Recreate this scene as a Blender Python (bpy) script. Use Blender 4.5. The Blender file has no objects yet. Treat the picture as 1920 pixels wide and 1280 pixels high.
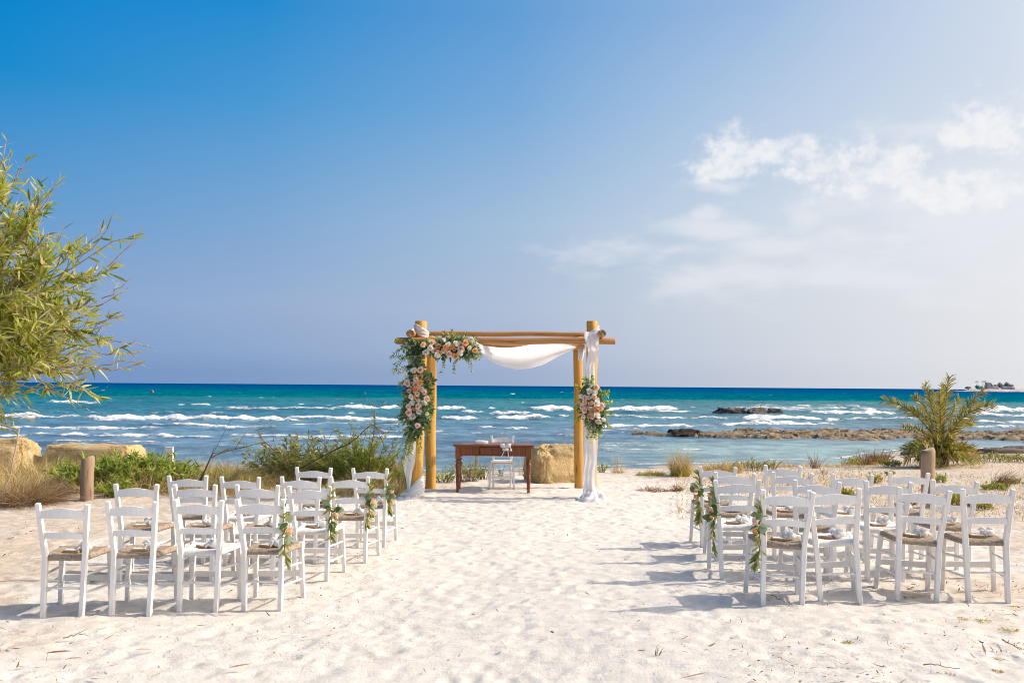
import bpy, math, random
import numpy as np
from mathutils import Matrix, Vector, Euler

random.seed(7)
RNG = np.random.default_rng(11)
scene = bpy.context.scene
COL = scene.collection
R = math.radians

# ------------------------------------------------------------------ camera
EYE = 1.75
FPX = 1750.0                      # focal length in pixels of the 1920 px wide photograph
cam_data = bpy.data.cameras.new('camera')
cam = bpy.data.objects.new('camera', cam_data)
COL.objects.link(cam)
cam_data.sensor_width = 36.0
cam_data.lens = FPX / 1920 * 36.0
cam_data.clip_start = 0.1
cam_data.clip_end = 30000
CAM_M = Matrix.Translation((0, 0, EYE)) @ Matrix.Rotation(R(90 + 2.715), 4, 'X') @ Matrix.Rotation(R(0.43), 4, 'Z')
cam.matrix_world = CAM_M
scene.camera = cam
CAM_R = CAM_M.to_3x3()

# ------------------------------------------------------------------ exposure, world, sun
EXPO = 0.6
vs = scene.view_settings
vs.view_transform = 'Standard'
vs.look = 'None'
vs.gamma = 1.0
vs.exposure = EXPO
vs.use_curve_mapping = False
scene.cycles.max_bounces = 6
scene.cycles.diffuse_bounces = 3
scene.cycles.transparent_max_bounces = 8
scene.cycles.use_denoising = True
scene.cycles.pixel_filter_type = 'BLACKMAN_HARRIS'
scene.cycles.filter_width = 1.0

SUN_EL, SUN_AZ = R(38), R(86)      # azimuth measured from +Y towards +X
sun_data = bpy.data.lights.new('sun', 'SUN')
sun_data.energy = 2.8
sun_data.angle = R(0.6)
sun_data.color = (1.0, 0.92, 0.80)
sun = bpy.data.objects.new('sun', sun_data)
COL.objects.link(sun)
SUN_DIR = Vector((math.cos(SUN_EL) * math.sin(SUN_AZ), math.cos(SUN_EL) * math.cos(SUN_AZ), math.sin(SUN_EL)))
sun.rotation_euler = SUN_DIR.to_track_quat('Z', 'Y').to_euler()
sun.location = (20, 5, 20)


def s2l(c):
    return tuple((v / 255 / 12.92) if v / 255 <= 0.04045 else ((v / 255 + 0.055) / 1.055) ** 2.4 for v in c)


class NT:
    """small wrapper for building node trees"""
    def __init__(self, tree):
        self.t = tree
        self.n = tree.nodes
        self.l = tree.links

    def node(self, typ, **kw):
        nd = self.n.new(typ)
        for k, v in kw.items():
            setattr(nd, k, v)
        return nd

    def put(self, sock, v):
        if v is None:
            return
        if hasattr(v, 'is_linked') and hasattr(v, 'node'):
            self.l.new(v, sock)
        else:
            sock.default_value = v

    def math(self, op, a, b=None, c=None, clamp=False):
        nd = self.node('ShaderNodeMath', operation=op, use_clamp=clamp)
        self.put(nd.inputs[0], a)
        self.put(nd.inputs[1], b)
        if c is not None:
            self.put(nd.inputs[2], c)
        return nd.outputs[0]

    def vmath(self, op, a, b=None):
        nd = self.node('ShaderNodeVectorMath', operation=op)
        self.put(nd.inputs[0], a)
        self.put(nd.inputs[1], b)
        return nd.outputs['Value'] if op in ('DOT_PRODUCT', 'LENGTH') else nd.outputs[0]

    def ramp(self, fac, stops, interp='LINEAR'):
        nd = self.node('ShaderNodeValToRGB')
        cr = nd.color_ramp
        cr.interpolation = interp
        while len(cr.elements) < len(stops):
            cr.elements.new(0.5)
        for e, (p, c) in zip(cr.elements, stops):
            e.position = p
            e.color = (c[0], c[1], c[2], 1) if hasattr(c, '__len__') else (c, c, c, 1)
        self.put(nd.inputs[0], fac)
        return nd.outputs[0]

    def mix(self, fac, a, b, blend='MIX'):
        nd = self.node('ShaderNodeMix', data_type='RGBA', blend_type=blend)
        self.put(nd.inputs[0], fac)
        self.put(nd.inputs[6], a if not isinstance(a, tuple) else (*a[:3], 1))
        self.put(nd.inputs[7], b if not isinstance(b, tuple) else (*b[:3], 1))
        return nd.outputs[2]

    def smooth(self, v, lo, hi):
        nd = self.node('ShaderNodeMapRange', interpolation_type='SMOOTHSTEP')
        self.put(nd.inputs[0], v)
        nd.inputs[1].default_value = lo
        nd.inputs[2].default_value = hi
        return nd.outputs[0]

    def noise(self, vec, scale, detail=4, rough=0.55, lac=2.0):
        nd = self.node('ShaderNodeTexNoise')
        if vec is not None:
            self.l.new(vec, nd.inputs['Vector'])
        nd.inputs['Scale'].default_value = scale
        nd.inputs['Detail'].default_value = detail
        nd.inputs['Roughness'].default_value = rough
        nd.inputs['Lacunarity'].default_value = lac
        return nd.outputs[0]

    def mapping(self, vec, scale=(1, 1, 1), rot=(0, 0, 0), loc=(0, 0, 0)):
        nd = self.node('ShaderNodeMapping')
        self.l.new(vec, nd.inputs[0])
        nd.inputs['Scale'].default_value = scale
        nd.inputs['Rotation'].default_value = rot
        nd.inputs['Location'].default_value = loc
        return nd.outputs[0]

    def attr(self, name):
        return self.node('ShaderNodeAttribute', attribute_name=name)


def ray(px, py):
    return (CAM_R @ Vector(((px - 960) / FPX, (640 - py) / FPX, -1))).normalized()


def build_world():
    w = bpy.data.worlds.new('World')
    scene.world = w
    w.use_nodes = True
    n = NT(w.node_tree)
    bg = w.node_tree.nodes['Background']
    STR = 0.1
    bg.inputs[1].default_value = STR
    k = 1.0 / (STR * 2 ** EXPO)

    def c(*rgb):
        return tuple(v for v in s2l(rgb))
    d = n.node('ShaderNodeTexCoord').outputs['Generated']
    sep = n.node('ShaderNodeSeparateXYZ')
    n.l.new(d, sep.inputs[0])
    x, y, z = sep.outputs
    hor = n.math('SQRT', n.math('ADD', n.math('MULTIPLY', x, x), n.math('MULTIPLY', y, y)))
    hor = n.math('MAXIMUM', hor, 0.001)
    sd = n.math('ADD', n.math('MULTIPLY', x, math.sin(SUN_AZ)), n.math('MULTIPLY', y, math.cos(SUN_AZ)))
    s = n.math('ADD', n.math('MULTIPLY', n.math('DIVIDE', sd, hor), 0.5), 0.5)
    P = [0.0]
    for u_ in (0, 480, 960, 1440, 1900):
        P.append(0.5 + 0.5 * math.cos(math.atan((u_ - 960) / FPX) - SUN_AZ))
    P += [P[-1] + (1 - P[-1]) * 0.45, 1.0]
    rows = [
        (0.012, [(98, 136, 190), (112, 147, 196), (130, 157, 198), (157, 175, 205), (199, 205, 218), (225, 226, 229), (240, 236, 228)]),
        (0.034, [(112, 148, 198), (126, 158, 202), (143, 168, 205), (168, 184, 211), (206, 212, 223), (228, 229, 233), (244, 243, 240)]),
        (0.082, [(122, 156, 202), (136, 166, 207), (152, 175, 210), (175, 191, 215), (210, 217, 226), (229, 230, 234), (244, 243, 240)]),
        (0.170, [(78, 146, 203), (98, 156, 208), (126, 168, 212), (164, 191, 219), (205, 217, 231), (226, 231, 238), (246, 245, 242)]),
        (0.286, [(8, 130, 198), (30, 140, 206), (74, 153, 211), (122, 171, 219), (180, 202, 228), (210, 220, 235), (248, 246, 243)]),
        (0.373, [(0, 112, 190), (0, 131, 208), (36, 140, 208), (99, 158, 214), (155, 186, 224), (206, 218, 235), (246, 245, 243)]),
    ]

    def bright(q, g):      # haze towards the sun raised above white, added to fill the shade
        return tuple(v * g for v in c(*q))
    cols = [n.ramp(s, [(p, c(*q)) for p, q in zip(P, r[:-1])] + [(P[-2], bright(r[-1], 1.25)), (P[-1], bright(r[-1], 2.1))]) for _, r in rows]
    col = cols[0]
    for i in range(1, len(rows)):
        f = n.smooth(z, rows[i - 1][0], rows[i][0])
        # linear rather than smooth blending between neighbouring bands
        f = n.node('ShaderNodeMapRange', interpolation_type='LINEAR')
        n.l.new(z, f.inputs[0])
        f.inputs[1].default_value = rows[i - 1][0]
        f.inputs[2].default_value = rows[i][0]
        col = n.mix(f.outputs[0], col, cols[i])

    # clouds, laid out as bearings and heights in the sky
    yc = n.math('MAXIMUM', y, 0.05)
    comb = n.node('ShaderNodeCombineXYZ')
    n.l.new(n.math('DIVIDE', x, yc), comb.inputs[0])
    n.l.new(n.math('DIVIDE', z, yc), comb.inputs[1])
    tp = comb.outputs[0]
    warp = n.node('ShaderNodeTexNoise')
    n.l.new(d, warp.inputs['Vector'])
    warp.inputs['Scale'].default_value = 34
    warp.inputs['Detail'].default_value = 4
    tpw = n.vmath('ADD', tp, n.vmath('MULTIPLY', n.vmath('SUBTRACT', warp.outputs['Color'], (0.5, 0.5, 0.5)), (0.035, 0.02, 0)))

    def blobs(lst):
        m = None
        for (bx, by, rx, ry) in lst:
            r_ = ray(bx, by)
            cx, cy = r_.x / r_.y, r_.z / r_.y
            v = n.vmath('SUBTRACT', tpw, (cx, cy, 0))
            v = n.vmath('MULTIPLY', v, (FPX / rx, FPX / ry, 0))
            q = n.math('SUBTRACT', 1.0, n.vmath('LENGTH', v))
            m = q if m is None else n.math('MAXIMUM', m, q)
        return m
    nz = n.noise(n.mapping(d, (1, 1, 1.35)), 30, 7, 0.6)
    nzs = n.noise(n.mapping(d, (1, 1, 3.0)), 11, 6, 0.55)
    puffs = blobs([(1390, 292, 78, 52), (1345, 322, 60, 20), (1455, 268, 40, 16), (1545, 312, 80, 54), (1485, 332, 50, 24),
                   (1650, 322, 120, 62), (1745, 348, 110, 52), (1862, 250, 92, 66), (1805, 262, 48, 34), (1850, 345, 70, 44),
                   (1990, 240, 110, 80), (2120, 330, 160, 90)])
    veil = blobs([(1350, 432, 150, 34), (1510, 412, 50, 42), (1440, 462, 130, 34), (1250, 468, 140, 20), (1585, 442, 90, 40),
                  (1690, 440, 90, 44), (1350, 350, 80, 16), (1760, 400, 330, 90), (1320, 404, 34, 20), (1600, 520, 380, 60), (1850, 470, 300, 110), (1700, 240, 200, 30), (1180, 470, 200, 34), (1420, 520, 320, 60),
                  (2150, 420, 420, 160)])
    nf = n.noise(d, 95, 5, 0.65)
    edge = n.math('ADD', n.math('MULTIPLY', n.math('SUBTRACT', nz, 0.5), 2.4), n.math('MULTIPLY', n.math('SUBTRACT', nf, 0.5), 0.7))
    a1 = n.smooth(n.math('ADD', puffs, edge), -0.4, 0.78)
    a2 = n.smooth(n.math('ADD', veil, n.math('MULTIPLY', n.math('SUBTRACT', nzs, 0.5), 2.6)), -0.1, 1.1)
    cl1 = n.mix(n.smooth(n.math('ADD', nz, n.math('MULTIPLY', puffs, 0.2)), 0.38, 0.62), c(222, 227, 238), c(247, 246, 247))
    col = n.mix(n.math('MULTIPLY', a2, 0.7), col, c(232, 234, 240))
    thin = n.smooth(n.math('ADD', n.math('MULTIPLY', nz, 0.6), n.math('MULTIPLY', nf, 0.4)), 0.34, 0.62)
    col = n.mix(n.math('MULTIPLY', a1, n.math('ADD', 0.34, n.math('MULTIPLY', thin, 0.5))), col, cl1)
    # the upper dome (outside the picture) is the physical sky, brightened and warmed to lift the shade
    sky = n.node('ShaderNodeTexSky', sky_type='NISHITA')
    sky.sun_disc = False
    sky.sun_elevation = SUN_EL
    sky.sun_rotation = SUN_AZ
    sky.dust_density = 3.0
    sky.ozone_density = 3.0
    nish = n.mix(1.0, sky.outputs[0], (1.6, 1.5, 1.4), 'MULTIPLY')
    scaled = n.mix(1.0, col, (k, k, k), 'MULTIPLY')
    sdot = n.vmath('DOT_PRODUCT', d, tuple(SUN_DIR))
    fin = n.mix(n.math('MAXIMUM', n.smooth(z, 0.40, 0.85), n.smooth(sdot, 0.72, 0.93)), scaled, nish)
    n.l.new(fin, bg.inputs[0])


build_world()

# ------------------------------------------------------------------ numpy helpers
_P = np.random.default_rng(3).random(65536)


def _h(ix, iy, iz=0):
    return _P[(ix * 374761393 + iy * 668265263 + iz * 2147483647 + (ix ^ (iy << 3)) * 1274126177) & 65535]


def vn2(x, y):
    x = np.asarray(x, float); y = np.asarray(y, float)
    ix = np.floor(x).astype(np.int64); iy = np.floor(y).astype(np.int64)
    fx = x - ix; fy = y - iy
    fx = fx * fx * (3 - 2 * fx); fy = fy * fy * (3 - 2 * fy)
    a = _h(ix, iy); b = _h(ix + 1, iy); c = _h(ix, iy + 1); d = _h(ix + 1, iy + 1)
    return (a + (b - a) * fx) * (1 - fy) + (c + (d - c) * fx) * fy


def fbm2(x, y, o=4, g=0.5):
    s = 0; a = 1; t = 0
    for i in range(o):
        s = s + a * vn2(x * 2 ** i + 17.3 * i, y * 2 ** i - 9.1 * i); t += a; a *= g
    return s / t


def vn3(x, y, z):
    iz = np.floor(z).astype(np.int64)
    fz = z - iz
    fz = fz * fz * (3 - 2 * fz)
    return vn2(x + iz * 37.7, y - iz * 91.3) * (1 - fz) + vn2(x + (iz + 1) * 37.7, y - (iz + 1) * 91.3) * fz


def fbm3(x, y, z, o=4, g=0.5):
    s = 0; a = 1; t = 0
    for i in range(o):
        s = s + a * vn3(x * 2 ** i + 3.1 * i, y * 2 ** i, z * 2 ** i); t += a; a *= g
    return s / t


def sstep(a, b, x):
    t = np.clip((np.asarray(x, float) - a) / (b - a), 0, 1)
    return t * t * (3 - 2 * t)


# ------------------------------------------------------------------ object helpers
def props(o, label=None, cat=None, group=None, kind=None):
    if label: o['label'] = label
    if cat: o['category'] = cat
    if group: o['group'] = group
    if kind: o['kind'] = kind
    return o


def thing(name, label, cat, loc=(0, 0, 0), rot=(0, 0, 0), group=None):
    o = bpy.data.objects.new(name, None)
    o.empty_display_size = 0.2
    COL.objects.link(o)
    o.location = loc
    o.rotation_euler = rot
    return props(o, label, cat, group)


def mesh_np(name, V, F, mats, mi=None, val=None, smooth=True, attrs=None):
    """V (n,3); F = int array (m,k) or a list of tuples"""
    me = bpy.data.meshes.new(name)
    V = np.asarray(V, np.float32)
    if isinstance(F, np.ndarray):
        tot = np.full(len(F), F.shape[1], np.int32)
        flat = F.astype(np.int32).ravel()
    else:
        tot = np.array([len(f) for f in F], np.int32)
        flat = np.array([i for f in F for i in f], np.int32)
    me.vertices.add(len(V)); me.vertices.foreach_set('co', V.ravel())
    me.loops.add(len(flat)); me.loops.foreach_set('vertex_index', flat)
    me.polygons.add(len(tot))
    me.polygons.foreach_set('loop_start', np.concatenate([[0], np.cumsum(tot)[:-1]]).astype(np.int32))
    for m in (mats if isinstance(mats, (list, tuple)) else [mats]):
        me.materials.append(m)
    if mi is not None:
        me.polygons.foreach_set('material_index', np.asarray(mi, np.int32))
    me.update(calc_edges=True)
    me.polygons.foreach_set('use_smooth', np.full(len(tot), smooth, bool))
    if val is not None:
        a = me.attributes.new('v', 'FLOAT', 'FACE')
        a.data.foreach_set('value', np.asarray(val, np.float32))
    for k, v in (attrs or {}).items():
        v = np.asarray(v, np.float32)
        if v.ndim == 1:
            a = me.attributes.new(k, 'FLOAT', 'POINT'); a.data.foreach_set('value', v)
        else:
            a = me.attributes.new(k, 'FLOAT_COLOR', 'POINT')
            a.data.foreach_set('color', np.concatenate([v, np.ones((len(v), 1), np.float32)], 1).ravel())
    return me


def ob(name, me, parent=None, loc=(0, 0, 0), rot=(0, 0, 0), scale=None):
    o = bpy.data.objects.new(name, me)
    COL.objects.link(o)
    o.location = loc
    o.rotation_euler = rot
    if scale is not None: o.scale = scale
    if parent is not None: o.parent = parent
    return o


class MB:
    """mesh builder: shapes collected into one mesh"""
    def __init__(self, origin=(0, 0, 0)):
        self.V = []; self.F = []; self.M = []; self.o = Vector(origin)

    def add(self, V, F, m=0):
        b = len(self.V)
        for v in V:
            self.V.append((v[0] - self.o.x, v[1] - self.o.y, v[2] - self.o.z))
        for f in F:
            self.F.append(tuple(i + b for i in f)); self.M.append(m)

    def beam(self, a, b, wx, wy, m=0, up=(0, 1, 0), w2=None, bev=0.18):
        """a bar from a to b with a rounded-corner rectangular section"""
        a = Vector(a); b = Vector(b); d = (b - a).normalized()
        u = Vector(up); s = d.cross(u)
        if s.length < 1e-4: s = d.cross(Vector((1, 0, 0)))
        s.normalize(); u = s.cross(d).normalized()
        w2 = w2 or (wx, wy)
        V = []; k = 8
        c = bev
        prof = [(-1 + c, -1), (1 - c, -1), (1, -1 + c), (1, 1 - c), (1 - c, 1), (-1 + c, 1), (-1, 1 - c), (-1, -1 + c)]
        L = (b - a).length
        e = min(wx, wy) * 0.5 * c
        for (t, sc, ww) in ((0, 1 - c, (wx, wy)), (e / L, 1, (wx, wy)), (1 - e / L, 1, w2), (1, 1 - c, w2)):
            p = a + (b - a) * t
            for (i, j) in prof:
                V.append(p + s * (i * sc * ww[0] / 2) + u * (j * sc * ww[1] / 2))
        F = []
        for r in range(3):
            for i in range(k):
                F.append((r * k + i, r * k + (i + 1) % k, (r + 1) * k + (i + 1) % k, (r + 1) * k + i))
        F.append(tuple(range(k - 1, -1, -1))); F.append(tuple(range(3 * k, 4 * k)))
        self.add(V, F, m)

    def tube(self, pts, rad, n=8, m=0, cap=True, flat=1.0, wob=0.0, capm=None):
        pts = [Vector(p) for p in pts]
        N = len(pts)
        rad = rad if hasattr(rad, '__len__') else [rad] * N
        V = []; F = []
        d0 = (pts[1] - pts[0]).normalized()
        u = d0.cross(Vector((0, 0, 1)))
        if u.length < 0.05: u = d0.cross(Vector((1, 0, 0)))
        u.normalize()
        for i in range(N):
            d = (pts[min(i + 1, N - 1)] - pts[max(i - 1, 0)])
            if d.length < 1e-9: d = d0
            d.normalize()
            u = (u - d * u.dot(d)).normalized()
            w = d.cross(u)
            for k in range(n):
                a = 2 * math.pi * k / n
                r = rad[i] * (1 + (random.random() - 0.5) * wob)
                V.append(pts[i] + u * (math.cos(a) * r) + w * (math.sin(a) * r * flat))
        for i in range(N - 1):
            for k in range(n):
                F.append((i * n + k, i * n + (k + 1) % n, (i + 1) * n + (k + 1) % n, (i + 1) * n + k))
        self.add(V, F, m)
        if cap:
            b = len(self.V) - N * n
            self.F.append(tuple(b + k for k in range(n - 1, -1, -1))); self.M.append(m if capm is None else capm)
            self.F.append(tuple(b + (N - 1) * n + k for k in range(n))); self.M.append(m if capm is None else capm)

    def lathe(self, prof, c=(0, 0, 0), n=16, m=0):
        V = []; F = []
        for (r, z) in prof:
            for k in range(n):
                a = 2 * math.pi * k / n
                V.append((c[0] + r * math.cos(a), c[1] + r * math.sin(a), c[2] + z))
        for i in range(len(prof) - 1):
            for k in range(n):
                F.append((i * n + k, i * n + (k + 1) % n, (i + 1) * n + (k + 1) % n, (i + 1) * n + k))
        F.append(tuple(range(n - 1, -1, -1))); F.append(tuple((len(prof) - 1) * n + k for k in range(n)))
        self.add(V, F, m)

    def grid(self, G, m=0, closed=False):
        """G[i][j] points"""
        n = len(G); k = len(G[0])
        V = [p for row in G for p in row]
        F = []
        for i in range(n - 1):
            for j in range(k if closed else k - 1):
                j2 = (j + 1) % k
                F.append((i * k + j, i * k + j2, (i + 1) * k + j2, (i + 1) * k + j))
        self.add(V, F, m)

    def mesh(self, name, mats, smooth=True):
        return mesh_np(name, self.V, self.F, mats, mi=self.M, smooth=smooth)

    def build(self, name, mats, parent=None, smooth=True, **kw):
        return ob(name, self.mesh(name, mats, smooth), parent, **kw)


def unit(a):
    return a / np.maximum(np.linalg.norm(a, axis=-1, keepdims=True), 1e-9)


LEAF_T = np.array([0.0, 0.3, 0.68, 1.0])


def leaf_batch(P, D, L, W, bend=None, prof=(0.25, 1.0, 0.8, 0.06), S=None, rng=RNG):
    """many leaves at once: base points P, directions D, lengths L, half widths W, bend vectors"""
    N = len(P)
    D = unit(D)
    if S is None:
        S = rng.normal(size=(N, 3))
    S = unit(S - D * np.sum(S * D, 1, keepdims=True))
    if bend is None:
        bend = np.zeros((N, 3))
    t = LEAF_T
    c = P[:, None, :] + D[:, None, :] * (L[:, None] * t)[..., None] + bend[:, None, :] * (L[:, None] * t ** 2)[..., None]
    w = (W[:, None] * np.array(prof))[..., None] * S[:, None, :]
    V = np.stack([c - w, c + w], 2).reshape(-1, 3)          # N,4,2
    q = np.array([[0, 1, 3, 2], [2, 3, 5, 4], [4, 5, 7, 6]])
    F = (q[None] + (np.arange(N) * 8)[:, None, None]).reshape(-1, 4)
    return V, F


def leaf_val(N, rng=RNG):
    return np.repeat(rng.random(N), 3)


# ------------------------------------------------------------------ materials
def new_mat(name):
    m = bpy.data.materials.new(name)
    m.use_nodes = True
    n = NT(m.node_tree)
    b = m.node_tree.nodes['Principled BSDF']
    return m, n, b


def simple_mat(name, col, rough=0.6, spec=0.3, var=0.0, vscale=20, bump=0.0, bscale=60, stretch=(1, 1, 1), metal=0):
    m, n, b = new_mat(name)
    b.inputs['Roughness'].default_value = rough
    b.inputs['Specular IOR Level'].default_value = spec
    b.inputs['Metallic'].default_value = metal
    tc = n.node('ShaderNodeTexCoord').outputs['Object']
    mp = n.mapping(tc, stretch)
    if var > 0:
        f = n.noise(mp, vscale, 5, 0.6)
        c = n.ramp(f, [(0.3, tuple(v * (1 - var) for v in col)), (0.7, tuple(min(1, v * (1 + var * 0.6)) for v in col))])
        n.l.new(c, b.inputs['Base Color'])
    else:
        b.inputs['Base Color'].default_value = (*col, 1)
    if bump > 0:
        bp = n.node('ShaderNodeBump')
        bp.inputs['Strength'].default_value = bump
        bp.inputs['Distance'].default_value = 0.01
        n.l.new(n.noise(mp, bscale, 5, 0.6), bp.inputs['Height'])
        n.l.new(bp.outputs[0], b.inputs['Normal'])
    return m


def leaf_mat(name, cols, rough=0.5, trans=0.3, spec=0.3):
    m, n, b = new_mat(name)
    v = n.attr('v').outputs['Fac']
    k = len(cols)
    c = n.ramp(v, [((i + 0.5) / k, q) for i, q in enumerate(cols)])
    n.l.new(c, b.inputs['Base Color'])
    b.inputs['Roughness'].default_value = rough
    b.inputs['Specular IOR Level'].default_value = spec
    tr = n.node('ShaderNodeBsdfTranslucent')
    n.l.new(n.mix(1.0, c, (1.25, 1.2, 0.7), 'MULTIPLY'), tr.inputs[0])
    mx = n.node('ShaderNodeMixShader')
    mx.inputs[0].default_value = trans
    n.l.new(b.outputs[0], mx.inputs[1]); n.l.new(tr.outputs[0], mx.inputs[2])
    n.l.new(mx.outputs[0], m.node_tree.nodes['Material Output'].inputs[0])
    return m


def cloth_mat(name, col, trans=0.35):
    m, n, b = new_mat(name)
    b.inputs['Base Color'].default_value = (*col, 1)
    b.inputs['Roughness'].default_value = 0.85
    b.inputs['Specular IOR Level'].default_value = 0.1
    tc = n.node('ShaderNodeTexCoord').outputs['Object']
    bp = n.node('ShaderNodeBump'); bp.inputs['Strength'].default_value = 0.25; bp.inputs['Distance'].default_value = 0.02
    n.l.new(n.noise(tc, 22, 5, 0.6), bp.inputs['Height']); n.l.new(bp.outputs[0], b.inputs['Normal'])
    tr = n.node('ShaderNodeBsdfTranslucent'); tr.inputs[0].default_value = (*col, 1)
    mx = n.node('ShaderNodeMixShader'); mx.inputs[0].default_value = trans
    n.l.new(b.outputs[0], mx.inputs[1]); n.l.new(tr.outputs[0], mx.inputs[2])
    n.l.new(mx.outputs[0], m.node_tree.nodes['Material Output'].inputs[0])
    return m


def wood_mat(name, light, dark, knot, ring=False, scale=1.0, rough=0.55):
    m, n, b = new_mat(name)
    tc = n.node('ShaderNodeTexCoord').outputs['Object']
    g = n.noise(n.mapping(tc, (26 * scale, 26 * scale, 1.1 * scale)), 1.0, 6, 0.65)
    c = n.ramp(g, [(0.32, dark), (0.62, light)])
    big = n.noise(n.mapping(tc, (5, 5, 1.2)), 1.0, 3, 0.5)
    c = n.mix(n.math('MULTIPLY', n.smooth(big, 0.4, 0.75), 0.5), c, tuple(v * 0.62 for v in light))
    sp = n.node('ShaderNodeSeparateXYZ'); n.l.new(tc, sp.inputs[0])
    ang = n.math('ARCTAN2', sp.outputs[1], sp.outputs[0])
    cy = n.node('ShaderNodeCombineXYZ')
    n.l.new(ang, cy.inputs[0]); n.l.new(n.math('MULTIPLY', sp.outputs[2], 2.4), cy.inputs[1])
    oi = n.node('ShaderNodeObjectInfo').outputs['Random']
    n.l.new(n.math('MULTIPLY', oi, 37.0), cy.inputs[2])
    vo = n.node('ShaderNodeTexVoronoi', feature='F1')
    n.l.new(cy.outputs[0], vo.inputs['Vector'])
    vo.inputs['Scale'].default_value = 0.9
    kd = n.math('ADD', vo.outputs['Distance'], n.math('MULTIPLY', n.math('SUBTRACT', g, 0.5), 0.10))
    kn = n.math('MULTIPLY', n.smooth(kd, 0.22, 0.08), n.smooth(n.vmath('DOT_PRODUCT', vo.outputs['Color'], (1, 0, 0)), 0.35, 0.5))
    c = n.mix(n.smooth(kd, 0.42, 0.2), c, n.mix(0.35, c, dark))
    c = n.mix(1.0, c, n.ramp(oi, [(0.0, (0.84, 0.82, 0.80)), (1.0, (1.08, 1.05, 1.0))]), 'MULTIPLY')
    c = n.mix(n.math('MULTIPLY', kn, 0.85), c, knot)
    # long drying cracks
    cr = n.noise(n.mapping(tc, (17, 17, 0.5)), 1.0, 3, 0.5)
    ck = n.smooth(n.math('ABSOLUTE', n.math('SUBTRACT', cr, 0.5)), 0.012, 0.0)
    c = n.mix(n.math('MULTIPLY', ck, 0.6), c, tuple(v * 0.35 for v in dark))
    n.l.new(c, b.inputs['Base Color'])
    b.inputs['Roughness'].default_value = rough
    b.inputs['Specular IOR Level'].default_value = 0.25
    bp = n.node('ShaderNodeBump'); bp.inputs['Strength'].default_value = 0.4; bp.inputs['Distance'].default_value = 0.006
    n.l.new(n.math('SUBTRACT', g, n.math('MULTIPLY', ck, 0.5)), bp.inputs['Height'])
    n.l.new(bp.outputs[0], b.inputs['Normal'])
    return m


def ring_mat(name, light, dark):
    m, n, b = new_mat(name)
    tc = n.node('ShaderNodeTexCoord').outputs['Object']
    wv = n.node('ShaderNodeTexWave', wave_type='RINGS', rings_direction='Z')
    n.l.new(n.mapping(tc, (1, 1, 1)), wv.inputs['Vector'])
    wv.inputs['Scale'].default_value = 28
    wv.inputs['Distortion'].default_value = 3
    n.l.new(n.ramp(wv.outputs[0], [(0.1, dark), (0.8, light)]), b.inputs['Base Color'])
    b.inputs['Roughness'].default_value = 0.8
    return m


M = {}
M['paint'] = simple_mat('white_chair_paint', (0.90, 0.855, 0.795), 0.45, 0.35, 0.04, 9, 0.12, 40, (6, 6, 1))
def chair_paint():
    m, n, b = new_mat('white_chair_paint')
    tc = n.node('ShaderNodeTexCoord').outputs['Object']
    oi = n.node('ShaderNodeObjectInfo').outputs['Random']
    off = n.node('ShaderNodeCombineXYZ'); n.l.new(n.math('MULTIPLY', oi, 50.0), off.inputs[0])
    p = n.vmath('ADD', tc, off.outputs[0])
    g = n.noise(n.mapping(p, (9, 9, 1.5)), 5, 5, 0.6)
    c = n.ramp(g, [(0.3, (0.84, 0.79, 0.725)), (0.65, (0.91, 0.868, 0.812))])
    c = n.mix(1.0, c, n.ramp(oi, [(0, (0.93, 0.93, 0.93)), (1, (1.0, 1.0, 1.0))]), 'MULTIPLY')
    w = n.noise(n.mapping(p, (1, 1, .5)), 38, 4, 0.7)
    sp = n.node('ShaderNodeSeparateXYZ'); n.l.new(tc, sp.inputs[0])
    low = n.smooth(sp.outputs[2], 0.10, -0.02)
    wear = n.math('MULTIPLY', n.smooth(w, 0.66, 0.74), 0.55)
    c = n.mix(wear, c, (0.52, 0.42, 0.31))
    c = n.mix(n.math('MULTIPLY', n.math('MULTIPLY', low, n.smooth(w, 0.35, 0.65)), 0.7), c, (0.60, 0.50, 0.40))
    n.l.new(c, b.inputs['Base Color'])
    b.inputs['Roughness'].default_value = 0.5
    b.inputs['Specular IOR Level'].default_value = 0.3
    bp = n.node('ShaderNodeBump'); bp.inputs['Strength'].default_value = 0.15; bp.inputs['Distance'].default_value = 0.01
    n.l.new(g, bp.inputs['Height']); n.l.new(bp.outputs[0], b.inputs['Normal'])
    return m


M['paint'] = chair_paint()
M['rush'] = simple_mat('rush_cord', (0.40, 0.31, 0.225), 0.9, 0.1, 0.5, 60, 0.6, 160)
M['rush_white'] = simple_mat('painted_rush_cord', (0.76, 0.72, 0.66), 0.8, 0.15, 0.12, 60, 0.5, 160)
M['log'] = wood_mat('pine_log', (0.74, 0.41, 0.095), (0.56, 0.26, 0.045), (0.16, 0.06, 0.015))
M['beam'] = wood_mat('brown_pine_beam', (0.56, 0.295, 0.12), (0.41, 0.195, 0.07), (0.14, 0.055, 0.02))
M['log_end'] = ring_mat('log_end_grain', (0.42, 0.24, 0.10), (0.22, 0.11, 0.045))
M['post'] = wood_mat('weathered_post', (0.46, 0.33, 0.22), (0.28, 0.185, 0.12), (0.16, 0.10, 0.06), rough=0.85)
M['desk'] = wood_mat('stained_desk_wood', (0.26, 0.092, 0.036), (0.15, 0.048, 0.019), (0.06, 0.016, 0.008), scale=1.6, rough=0.35)
M['desk_dark'] = simple_mat('drawer_gap_shade', (0.03, 0.012, 0.008), 0.6)
M['cloth'] = cloth_mat('white_chiffon', (0.88, 0.87, 0.86), 0.45)
M['tulle'] = cloth_mat('white_tulle', (0.86, 0.85, 0.84), 0.45)
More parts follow.
